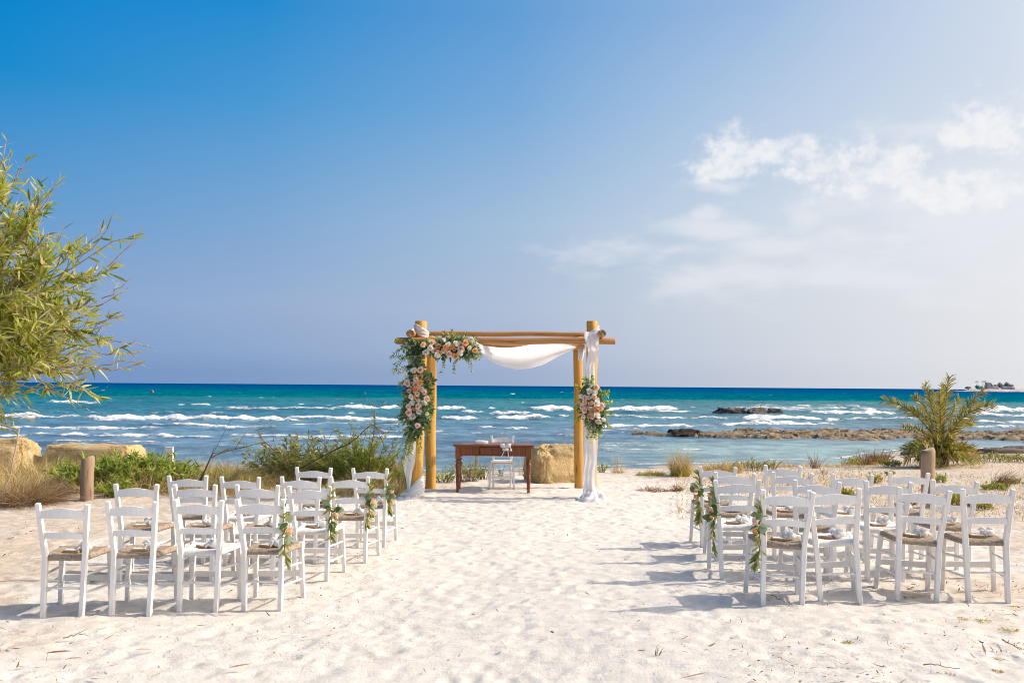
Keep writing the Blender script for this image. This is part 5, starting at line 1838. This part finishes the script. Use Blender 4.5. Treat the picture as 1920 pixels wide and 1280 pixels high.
def ground_cover(name, label, xr, yr, n, h, mats, dens=.45, taper=None):
    X = RNG.uniform(xr[0], xr[1], n); Y = RNG.uniform(yr[0], yr[1], n)
    X = X * (Y / yr[0])
    k = fbm2(X * .9 + 13, Y * .9, 3) > RNG.random(n) * .3 + dens - .15
    if taper:       # thins out raggedly towards the aisle and with distance
        u = (X * yr[0] / Y - xr[0]) / (xr[1] - xr[0])
        u = u if taper == 'x' else 1 - u
        w = np.clip(u + (fbm2(X * 1.1 + 70, Y * 1.1, 3) - .5) * 1.1, 0, 1) ** 1.8 * np.clip((yr[1] - Y) / (yr[1] - yr[0]) * 1.3, 0, 1)
        k &= (RNG.random(n) < w) & (fbm2(X * 2.6, Y * 2.6 + 30, 3) > .47)
    X, Y = X[k], Y[k]; n = len(X)
    Z = ground_base(X, Y)
    D = np.stack([RNG.normal(size=n) * .5, RNG.normal(size=n) * .5, .35 + RNG.random(n)], -1)
    bend = RNG.normal(size=(n, 3)) * .3; bend[:, 2] = -np.abs(bend[:, 2])
    L = h * (.3 + .9 * RNG.random(n)) * (.4 + 1.2 * fbm2(X * .7, Y * .7 + 5, 2))
    V, F = leaf_batch(np.stack([X, Y, Z], -1), D, L, .0035 * (.6 + .8 * RNG.random(n)), bend, (1.0, .9, .6, .05))
    o = ob(name, mesh_np(name, V, F, M[mats], val=leaf_val(n)))
    props(o, label, 'ground cover', kind='stuff')


ground_cover('dry_ground_cover', 'straw coloured dry grass band behind the left chairs', (-9.0, -1.7), (14.6, 20.5), 32000, .50, 'dry', .42)
ground_cover('green_ground_cover', 'yellow green weeds among the straw behind the left chairs', (-8.0, -1.6), (14.8, 20), 12000, .36, 'leaf_olive', .48)
ground_cover('dry_ground_cover', 'sparse dry stems on the sand behind the right chairs', (2.2, 12.0), (12.5, 25), 20000, .16, 'dry', .50)
ground_cover('dry_ground_cover', 'brown dead stems on the sand behind the right chairs', (2.2, 12.0), (13.0, 26), 9000, .10, 'brown', .54)

ground_cover('dry_ground_cover', 'low dry wisps scattered over the lower right sand', (0.3, 3.6), (4.6, 8.2), 3600, .04, 'dry', .58, 'x')
ground_cover('dry_ground_cover', 'brown debris scattered over the lower right sand', (0.3, 3.6), (4.6, 8.2), 3000, .035, 'brown', .58, 'x')
ground_cover('dry_ground_cover', 'brown debris scattered round the outer left chairs', (-4.6, -0.8), (5.0, 9.5), 2600, .03, 'brown', .58, '-x')

# little tufts in the foreground sand
for (px, py, w_, lb) in [(1705, 1115, 24, 'grass tuft between the feet of the two middle nearest right chairs'), (1905, 1132, 20, 'grass tuft right of the outermost nearest right chair'),
                         (1805, 1154, 30, 'green tuft below the gap between the two outer nearest right chairs'), (1845, 1158, 32, 'tuft in the sand just below the outermost nearest right chair'),
                         (1892, 1175, 46, 'widest grass patch in the sand at the right edge'), (1680, 1161, 18, 'left one of two close tufts below the third right chair'),
                         (1715, 1165, 24, 'right one of two close tufts below the third right chair'), (1602, 1168, 20, 'yellowish tuft below the whitewashed nearest right chair'),
                         (1590, 1198, 26, 'lower green tuft beneath the whitewashed nearest right chair'), (1560, 1195, 18, 'little tuft left of the lower green one'),
                         (1516, 1225, 26, 'green tuft farthest left in the lower right sand'), (1757, 1216, 14, 'tiny lone green tuft amid the lower right sand'),
                         (1782, 1257, 34, 'tuft beside the dry twig at the lower right'), (1878, 1230, 24, 'tuft close to the thin dark twig at the right'), (1870, 1252, 26, 'lowest tuft near the bottom right corner')]:
    grass(lb, px, py, w_, 10, 40, random.choice(['leaf_yellow', 'leaf_olive', 'dry']), (0, 0), (0, 0, -.5), 0.0032, 1.0, group='small grass tufts in the foreground sand')
grass('lone dry stalk standing in the foreground sand of the aisle', 1232, 1222, 12, 38, 7, 'dry_red', (0.15, 0), (.1, 0, 0), 0.0025, 0.15, group=None)
grass('green sprig lying on sand under the first left chair', 176, 1086, 22, 8, 24, 'leaf_bright', (0, 0), (0, 0, -.4), 0.005, 1.0, group=None)


# ------------------------------------------------------------------ palm
def palm():
    g = G(1765, 873)
    Y = g.y
    t = thing('palm', 'young bushy date palm by the shore on the right', 'palm', (g.x, Y, ground_z(g.x, Y)))
    O = Vector(t.location)
    mb = MB(O)
    mb.lathe([(0.16, -0.1), (0.17, 0.1), (0.14, 0.25), (0.09, 0.4)], (g.x, Y, O.z), 12)
    mb.build('trunk', M['twig'], t)

    def frond(tip, mid, wid, dens, mat='leaf_palm'):
        b = Vector((g.x + random.gauss(0, .05), Y + random.gauss(0, .05), O.z + random.uniform(.15, .45)))
        pts = []
        n = 14
        for i in range(n + 1):
            q = i / n
            pts.append(b * (1 - q) ** 2 + mid * (2 * q * (1 - q)) + tip * q * q)
        m = MB(O)
        m.tube(pts, [0.016 * (1 - .8 * i / n) for i in range(n + 1)], 5, cap=False)
        Ps, Ds, Ls = [], [], []
        for i in range(dens):
            q = 0.22 + 0.78 * i / dens
            k = min(n - 1, int(q * n)); p = pts[k].lerp(pts[k + 1], q * n - k)
            tan = (pts[k + 1] - pts[k]).normalized()
            sd = tan.cross(Vector((0.15, -1, 0.2))).normalized(); up = sd.cross(tan)
            ll = wid * (math.sin(min(1, (q - .15) * 1.5) * 1.7) * .6 + .4) * (1.1 - .45 * q)
            for s in (-1, 1):
                Ps.append(tuple(p)); Ds.append(tuple(tan * .85 + sd * s * .75 + up * .35 * random.choice((-1, 1, 1)) + Vector((random.gauss(0, .14), random.gauss(0, .14), random.gauss(0, .14))))); Ls.append(ll * random.uniform(.8, 1.15))
        N = len(Ps)
        bend = np.zeros((N, 3)); bend[:, 2] = -.12
        V, F = leaf_batch(np.array(Ps), np.array(Ds), np.array(Ls), np.full(N, .011), bend, (0.7, 1, .7, .05))
        fr = m.build('frond', M['stem'], t)
        lf = ob('leaflets', mesh_np('leaflets', V - np.array(O), F, M[mat], val=leaf_val(N)), fr)
        lf['kind'] = 'stuff'
    big = [((1657, 750), (1725, 758), 0, .34), ((1703, 768), (1745, 770), .5, .3), ((1734, 720), (1752, 770), -.2, .32), ((1781, 706), (1768, 760), .1, .36), ((1762, 730), (1762, 790), -.6, .34), ((1846, 731), (1792, 775), .2, .32), ((1863, 757), (1795, 765), -.3, .34),
           ((1826, 790), (1788, 790), .6, .3), ((1715, 742), (1742, 765), .4, .28), ((1800, 745), (1778, 780), .8, .3), ((1770, 722), (1766, 775), .6, .3), ((1690, 800), (1735, 795), -.5, .26), ((1752, 735), (1758, 780), .9, .3)]
    for (tp, md, dy, w_) in big:
        frond(P(tp[0], tp[1], Y + dy * 1.2), P(md[0], md[1], Y + dy * .5), w_ * 0.9, 60)
    for i in range(70):
        a = random.uniform(-1, 1)
        tx_ = 1765 + a * 78 + random.gauss(0, 6); ty_ = 866 - random.random() ** 1.2 * 52 * (1 - .45 * abs(a)); dy = random.uniform(-.9, .9)
        frond(P(tx_, ty_, Y + dy), P(1765 + a * 38, ty_ - 12, Y + dy * .5), .26, 24, random.choice(['leaf_palm', 'leaf_palm', 'leaf_palm', 'leaf_olive', 'dry']))
    blades(160, (g.x, Y - 0.3), (.8, .4), .55, .004, (0, -.2), (0, 0, -.5), M['dry'], 'dead_fronds', t, O, .8)


palm()


# ------------------------------------------------------------------ acacia tree leaning in from the left
def tree():
    Y0 = 9.0
    base = Vector((-6.6, Y0 + 0.3, ground_z(-6.6, Y0)))
    t = thing('acacia_tree', 'narrow leaved acacia tree leaning in from the left edge', 'tree', tuple(base))
    O = Vector(base)
    mb = MB(O)
    hub = Vector((-6.25, Y0 + .2, 1.55))
    mb.tube([base - Vector((0, 0, .2)), base + Vector((.05, 0, .5)), base + Vector((.18, -.05, 1.0)), hub], [.15, .125, .105, .09], 10, wob=.06)
    Ps, Ds, Ls = [], [], []
    rnd = random.Random(77)

    def px2(px, py, dy):
        return P(px, py, Y0 + dy)

    def grow_leaves(pts, dens, dry=False):
        for i in range(len(pts) - 1):
            seg = pts[i + 1] - pts[i]
            m = max(1, int(seg.length * dens * rnd.uniform(.7, 1.3)))
            for _ in range(m):
                q = rnd.random()
                Ps.append(pts[i].lerp(pts[i + 1], q))
                d = seg.normalized() * .9 + Vector((rnd.gauss(0, .6), rnd.gauss(0, .6), rnd.gauss(.05, .6)))
                Ds.append(d); Ls.append(rnd.uniform(.07, .17))

    def curve(a, b, sag, n=8, jit=.03):
        out = []
        for i in range(n + 1):
            q = i / n
            p = a.lerp(b, q) + Vector((0, 0, sag * 4 * q * (1 - q)))
            if 0 < i < n: p = p + Vector((rnd.gauss(0, jit), rnd.gauss(0, jit), rnd.gauss(0, jit)))
            out.append(p)
        return out
    # main boughs end at spots in the crown, side shoots grow from them
    tips = []
    for (x, y, dy) in [(-10, 250, .1), (-40, 240, 0), (12, 262, .2), (22, 285, -.1), (-5, 300, -.2), (15, 380, .1), (0, 430, -.1), (45, 500, -.2), (25, 610, -.4), (60, 620, .2), (120, 560, -.2), (150, 620, 0), (90, 450, -.1), (140, 520, 0), (40, 680, 0), (110, 650, .4), (175, 560, -.3), (195, 610, .3), (40, 320, .2), (112, 340, 0), (90, 400, .2), (60, 420, -.3), (205, 425, .1), (265, 440, 0), (160, 440, -.2), (225, 500, .2), (240, 540, 0), (180, 520, .4),
                       (232, 590, -.1), (215, 640, .1), (260, 660, .2), (265, 682, -.1), (190, 690, .2), (150, 700, -.2), (190, 745, 0), (160, 765, .1), (120, 740, .3), (60, 770, -.1), (30, 790, .2), (100, 640, -.5),
                       (40, 560, -.6), (100, 520, -.5), (20, 460, -.4), (-60, 380, 0), (-120, 320, .2), (-150, 480, .3), (130, 600, -.4), (150, 560, .5), (60, 690, -.5), (10, 640, -.7), (-20, 540, -.5), (90, 590, .6), (10, 740, .4), (130, 480, .3), (60, 480, .5), (30, 400, .1), (-90, 600, .2), (-60, 700, .2), (5, 350, -.2), (80, 660, .1), (170, 640, -.1), (190, 580, .1), (70, 540, 0), (10, 600, 0), (110, 690, .2)]:
        tips.append((px2(x, y, dy), x, y))
    boughs = []
    for (tp, x, y) in tips:
        sag = .10 if y > 620 else .02
        sh = hub + Vector((rnd.uniform(-.1, .6), rnd.uniform(-.3, .3), rnd.uniform(-.1, .5)))
        if y > 640: sh = hub + Vector((rnd.uniform(0, .3), rnd.uniform(-.2, .2), rnd.uniform(-.12, .15)))
        pts = curve(sh, tp, sag if y < 700 else .22, 9, .035)
        thick = rnd.uniform(.010, .02)
        mb.tube(pts, [thick * (1 - .85 * i / 9) + .0015 for i in range(10)], 5, cap=False)
        boughs.append(pts)
        inner = not (x > 165 or y < 345 or y > 690)
        grow_leaves(pts[4:], 50 if inner else 18)
        for s in range(9 if inner else 5):
            k = rnd.randint(3, 8)
            d = (pts[min(k + 1, 9)] - pts[k - 1]).normalized()
            d = d + Vector((rnd.gauss(0, .5), rnd.gauss(0, .5), rnd.gauss(.15, .5)))
            l = rnd.uniform(.22, .55) if inner else rnd.uniform(.12, .3)
            e = pts[k] + d.normalized() * l
            sp = curve(pts[k], e, rnd.uniform(-.03, .05), 5, .012)
            mb.tube(sp, [.0045, .004, .0034, .0028, .0022, .0014], 4, cap=False)
            grow_leaves(sp, 90 if inner else 34)
            if rnd.random() < .75:
                e2 = sp[-1] + ((sp[-1] - sp[-2]).normalized() + Vector((0, 0, .5))) * rnd.uniform(.06, .16)
                mb.tube([sp[-1], sp[-1].lerp(e2, .5) + Vector((rnd.gauss(0, .006), 0, .006)), e2], [.0014, .0012, .0009], 3, cap=False)
    # bare twigs at the rim
    for (x0, y0, x1, y1) in [(60, 430, 118, 318), (150, 470, 215, 395), (200, 500, 268, 432), (170, 640, 292, 655), (180, 690, 270, 682), (30, 330, 55, 295), (100, 470, 122, 425), (190, 560, 245, 520)]:
        a, b = px2(x0, y0, 0), px2(x1, y1, -.05)
        pts = curve(a, b, .04 if y1 > 600 else -.02, 6, .012)
        mb.tube(pts, [.006, .0055, .005, .004, .003, .002, .0012], 5, cap=False)
        grow_leaves(pts[2:], 16)
        for k in (2, 3, 4, 5):
            e = pts[k] + Vector((rnd.gauss(.02, .04), rnd.gauss(0, .04), rnd.uniform(.02, .12)))
            mb.tube([pts[k], pts[k].lerp(e, .5), e], [.0022, .0018, .001], 3, cap=False)
    # dead shoot hanging to the ground
    pts = [px2(36, 805, -.3), px2(32, 830, -.3), px2(24, 862, -.3), px2(20, 890, -.3), px2(8, 918, -.3), px2(-6, 940, -.3)]
    mb.tube([hub.lerp(pts[0], .0), hub.lerp(pts[0], .5) + Vector((0, 0, .05))] + pts, [.02, .014, .008, .007, .006, .006, .005, .004], 5, cap=False)
    mb.build('trunk', M['twig_pale'], t)
    n = len(Ps)
    order = sorted(range(n), key=lambda i: Ps[i].y - (0.8 if Ps[i].x > -4.95 else 0))
    sel = set([i for i in order if Ps[i].x > Ps[i].y * -.55][:300])
    lm = leaf_meshes('acacia', M['leaf_acacia'], 0.115, 8)
    for i in sel:
        put_leaf(t, lm, Ps[i] - O, Ds[i], (rnd.gauss(0, .7), rnd.gauss(-.3, .7), 1), Ls[i] * 1.1)
    rest = [i for i in range(n) if i not in sel]
    k = len(rest)
    bend = RNG.normal(size=(k, 3)) * .12; bend[:, 2] -= .18 * RNG.random(k)
    V, F = leaf_batch(np.array([tuple(Ps[i]) for i in rest]), np.array([tuple(Ds[i]) for i in rest]), np.array([Ls[i] for i in rest]), .0092 * (0.6 + .8 * RNG.random(k)), bend)
    o = ob('crown', mesh_np('crown', V - np.array(O), F, M['leaf_acacia'], val=leaf_val(k)), t)
    o['kind'] = 'stuff'
    print('tree leaves', n)


tree()


# ------------------------------------------------------------------ litter on the sand
def litter():
    n = 8000
    r = RNG.random(n)
    X = np.empty(n); Y = np.empty(n)
    a = r < .22; b = (r >= .22) & (r < .55); c = (r >= .55) & (r < .8); d = r >= .8
    X[a] = -1.2 - RNG.random(a.sum()) * 5; Y[a] = 5 + RNG.random(a.sum()) * 7
    X[b] = .8 + RNG.random(b.sum()) ** .7 * 4.6; Y[b] = 4.9 + RNG.random(b.sum()) ** 1.4 * 3.5
    X[c] = 2.2 + RNG.random(c.sum()) * 9; Y[c] = 8 + RNG.random(c.sum()) * 14
    X[d] = RNG.normal(size=d.sum()) * 3.5; Y[d] = 5 + RNG.random(d.sum()) * 11
    clump = fbm2(X * 1.5 + 3, Y * 1.5, 3)
    k = clump > RNG.random(n) * .25 + .36
    X, Y = X[k], Y[k]; n = len(X)
    Z = ground_base(X, Y) + .014 + RNG.random(n) * .02
    D = np.stack([RNG.normal(size=n), RNG.normal(size=n) * .7, RNG.normal(size=n) * .15], -1)
    L = .014 + .065 * RNG.random(n) ** 3
    bend = np.zeros((n, 3)); bend[:, 2] = RNG.normal(size=n) * .3; bend[:, :2] = RNG.normal(size=(n, 2)) * .4
    S = np.stack([-D[:, 1], D[:, 0], RNG.normal(size=n) * .4], -1)
    V, F = leaf_batch(np.stack([X, Y, Z], -1), D, L, .0022 + .006 * RNG.random(n) ** 2, bend, S=S)
    o = ob('leaf_litter', mesh_np('leaf_litter', V, F, M['brown'], val=leaf_val(n)))
    props(o, 'scattered brown bits of dry leaf and bark on the sand', 'litter', kind='stuff')


litter()


def dry_leaf(px, py, L, cur, label, mat='brown', yaw=0.0):
    g = G(px, py)
    V, F = leaf_batch(np.zeros((1, 3)), np.array([[1, 0, .15]]), np.array([L]), np.array([L * .05]), np.array([[0, .25 * cur, -.25 * abs(cur)]]), (.3, 1, .8, .1), np.array([[0, 1, .5]]))
    me = mesh_np('dry_leaf', V, F, M[mat], val=[random.random()] * 3)
    o = ob('dry_leaf', me, None, (g.x, g.y, g.z + .022), (0, 0, yaw))
    props(o, label, 'leaf', 'fallen leaves in the foreground sand')


dry_leaf(85, 1230, .17, .6, 'longest pale brown dry leaf in the lower left sand', yaw=.2)
dry_leaf(122, 1242, .11, -.8, 'short brown curled leaf just right of the longest dry leaf', yaw=.7)
dry_leaf(252, 1224, .14, 1.6, 'strongly curled brown bark strip in the lower left sand', yaw=.4)
dry_leaf(368, 1178, .07, .4, 'single green leaf lying on the sand in front of the left chairs', 'leaf_green', .1)
dry_leaf(92, 1158, .07, .4, 'dark leaf at the foot of the outermost nearest left chair', yaw=.1)
dry_leaf(160, 1154, .07, .4, 'dark leaf between the two outermost nearest left chairs', yaw=-.1)
dry_leaf(202, 1255, .06, .4, 'small orange brown leaf at the bottom left of the sand', yaw=.5)
dry_leaf(430, 1257, .14, .3, 'thin brown leaf at the bottom edge left of the centre', yaw=.3)
for (pts, lb) in [([(1448, 1120), (1456, 1127), (1470, 1131), (1486, 1138)], 'crooked brown twig in front of the nearest right aisle chair'), ([(1728, 1250), (1752, 1255), (1775, 1256), (1800, 1262)], 'dry twig at the lower right among the grass tufts'),
                  ([(1880, 1205), (1893, 1213), (1908, 1222), (1925, 1228)], 'thin dark twig at the right edge of the foreground'), ([(120, 1200), (145, 1196), (168, 1195)], 'short brown stick in the lower left sand')]:
    w = [G(*q) + Vector((0, 0, .02 + .01 * (i % 2))) for i, q in enumerate(pts)]
    mb = MB(w[0]); w2 = []
    for i in range(len(w) - 1):
        for q in range(4):
            w2.append(w[i].lerp(w[i + 1], q / 4) + Vector((random.gauss(0, .004), random.gauss(0, .012), random.gauss(0, .003))))
    w2.append(w[-1])
    mb.tube(w2, [.0042 * (1 - .7 * i / len(w2)) for i in range(len(w2))], 6, wob=.3)
    k_ = len(w2) // 2
    mb.tube([w2[k_], w2[k_] + Vector((.02, .03, .008)), w2[k_] + Vector((.03, .075, .006))], [.0025, .002, .001], 4)
    o = mb.build('twig', M['bark']); o.location = w[0]
    props(o, lb, 'twig', 'fallen twigs on the sand')


# ------------------------------------------------------------------ far headland
def headland():
    D = 900.0
    k = D / FPX

    def X(px): return P(px, 730, D).x
    x0, x1 = X(1822), X(2300)
    xs = np.linspace(x0 - 30, x1, 160); ys = np.linspace(D - 10, D + 160, 24)
    XX, YY = np.meshgrid(xs, ys)
    XX = XX * YY / D
    e = sstep(x0 - 22, x0 + 6, XX * D / YY) * sstep(D - 8, D + 4, YY + (fbm2(XX * .03, XX * 0, 3) - .5) * 20)
    Z = SEA_Z - 1 + e * (2.6 + 1.6 * fbm2(XX * .05, YY * .05, 4))
    n, m_ = XX.shape
    idx = np.arange(n * m_).reshape(n, m_)
    F = np.stack([idx[:-1, :-1], idx[:-1, 1:], idx[1:, 1:], idx[1:, :-1]], -1).reshape(-1, 4)
    mat = simple_mat('hazed_headland_soil', (0.44, 0.38, 0.35), .95, .05, .35, .12)  # soil colour kept pale in place of air haze
    o = ob('headland', mesh_np('headland', np.stack([XX, YY, Z], -1).reshape(-1, 3), F, mat)); props(o, kind='structure')
    # thin spit left of it
    xs = np.linspace(X(1775), X(1835), 60); ys = np.linspace(D + 60, D + 130, 10)
    XX, YY = np.meshgrid(xs, ys)
    XX = XX * YY / D
    Z = SEA_Z - .6 + sstep(X(1775), X(1800), XX * D / YY) * (0.8 + .6 * fbm2(XX * .06, YY * .06, 3)) * np.sin((YY - D - 60) / 70 * math.pi)
    n, m_ = XX.shape
    idx = np.arange(n * m_).reshape(n, m_)
    F = np.stack([idx[:-1, :-1], idx[:-1, 1:], idx[1:, 1:], idx[1:, :-1]], -1).reshape(-1, 4)
    o = ob('spit', mesh_np('spit', np.stack([XX, YY, Z], -1).reshape(-1, 3), F, mat)); props(o, kind='structure')
    zb = 1.6
    fol = leaf_mat('hazed_far_trees', [(0.32, 0.32, 0.30), (0.40, 0.40, 0.37), (0.47, 0.46, 0.43)], .9, .1)  # leaf colours paled, distance haze is put into them
    wall = {c: simple_mat('far_wall_' + c, v, .9, .05, .1, .3) for c, v in {'pale': (.55, .47, .42), 'grey': (.44, .41, .42), 'blue': (.28, .33, .46), 'mauve': (.38, .31, .38), 'teal': (.03, .30, .27)}.items()}  # grey wall lightened likewise to stand in for haze

    def house(name, px, w, h, d, c, lab, roof=.25):
        t = thing(name, lab, 'building', (X(px), D + 18, zb), group='buildings on the far headland')
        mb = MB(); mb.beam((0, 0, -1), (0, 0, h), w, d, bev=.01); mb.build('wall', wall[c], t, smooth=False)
        mb = MB()
        hw, hd = w / 2 + .2, d / 2 + .2
        mb.add([(-hw, -hd, h), (hw, -hd, h), (hw, hd, h), (-hw, hd, h), (-hw * .8, 0, h + roof * w), (hw * .8, 0, h + roof * w)], [(0, 1, 5, 4), (2, 3, 4, 5), (1, 2, 5), (3, 0, 4), (3, 2, 1, 0)])
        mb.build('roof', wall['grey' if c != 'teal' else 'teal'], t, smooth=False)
        dk = wall['grey']
        for i in range(2):
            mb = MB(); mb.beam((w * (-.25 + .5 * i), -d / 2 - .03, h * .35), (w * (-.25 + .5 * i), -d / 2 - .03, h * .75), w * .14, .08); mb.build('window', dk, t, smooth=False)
    house('beach_kiosk', 1855.5, 4.2, 2.2, 3, 'teal', 'tiny turquoise hut on the far headland', .28)
    house('far_house', 1871, 4.0, 6.5, 4, 'grey', 'tallest grey house on the far headland below the palms', .12)
    house('far_house', 1884, 5.5, 2.6, 4, 'pale', 'low pale house right of the grey one, far headland', .12)
    house('far_house', 1902, 4.5, 2.6, 4, 'blue', 'bluish low house near the right edge, far headland', .1)
    house('far_house', 1910, 3.2, 2.8, 4, 'mauve', 'mauve low house beside the bluish one, far headland', .1)
    house('far_house', 1917, 3.2, 2.2, 4, 'pale', 'pale low house cut by the right picture edge', .15)

    def far_tree(px, h, w, lab, palm_=False, tr=.6):
        t = thing('far_palm' if palm_ else 'far_tree', lab, 'tree', (X(px), D + 26, zb), group='trees on the far headland')
        mb = MB(); mb.tube([(0, 0, -1), (0.1, 0, h * .4), (.2, 0, h * (.9 if palm_ else .6))], [.28, .22, .14], 6); mb.build('trunk', M['twig'], t)
        if palm_:
            n = 34; a = RNG.random(n) * 6.28
            Dd = np.stack([np.cos(a), np.sin(a), RNG.random(n) * 1.1 - .1], -1)
            V, F = leaf_batch(np.tile(np.array([[.2, 0, h * .9]]), (n, 1)), Dd, np.full(n, w * .6), np.full(n, .22), np.tile(np.array([[0, 0, -.5]]), (n, 1)))
        else:
            n = 420
            q = unit(RNG.normal(size=(n, 3))) * (RNG.random((n, 1)) ** .4)
            q[:, 2] *= (1 - .3 * np.abs(q[:, 0]))
            Pp = q * np.array([w / 2, w / 2, h * .36]) + np.array([0, 0, h * tr])
            V, F = leaf_batch(Pp, RNG.normal(size=(n, 3)), np.full(n, .9), np.full(n, .3))
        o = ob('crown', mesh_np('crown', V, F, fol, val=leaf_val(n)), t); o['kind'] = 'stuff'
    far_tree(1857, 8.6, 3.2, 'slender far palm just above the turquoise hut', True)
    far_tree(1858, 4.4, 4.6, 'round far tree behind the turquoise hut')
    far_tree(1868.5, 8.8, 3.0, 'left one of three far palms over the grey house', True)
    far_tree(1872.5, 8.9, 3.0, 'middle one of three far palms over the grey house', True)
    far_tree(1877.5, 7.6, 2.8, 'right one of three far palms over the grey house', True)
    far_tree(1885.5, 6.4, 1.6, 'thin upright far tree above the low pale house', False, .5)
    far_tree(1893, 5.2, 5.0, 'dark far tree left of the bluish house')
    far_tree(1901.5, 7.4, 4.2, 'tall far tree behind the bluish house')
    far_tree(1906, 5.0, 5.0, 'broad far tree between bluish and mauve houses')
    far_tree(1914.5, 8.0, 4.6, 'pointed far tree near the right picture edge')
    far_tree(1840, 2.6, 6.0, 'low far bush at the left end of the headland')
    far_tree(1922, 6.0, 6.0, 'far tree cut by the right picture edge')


headland()
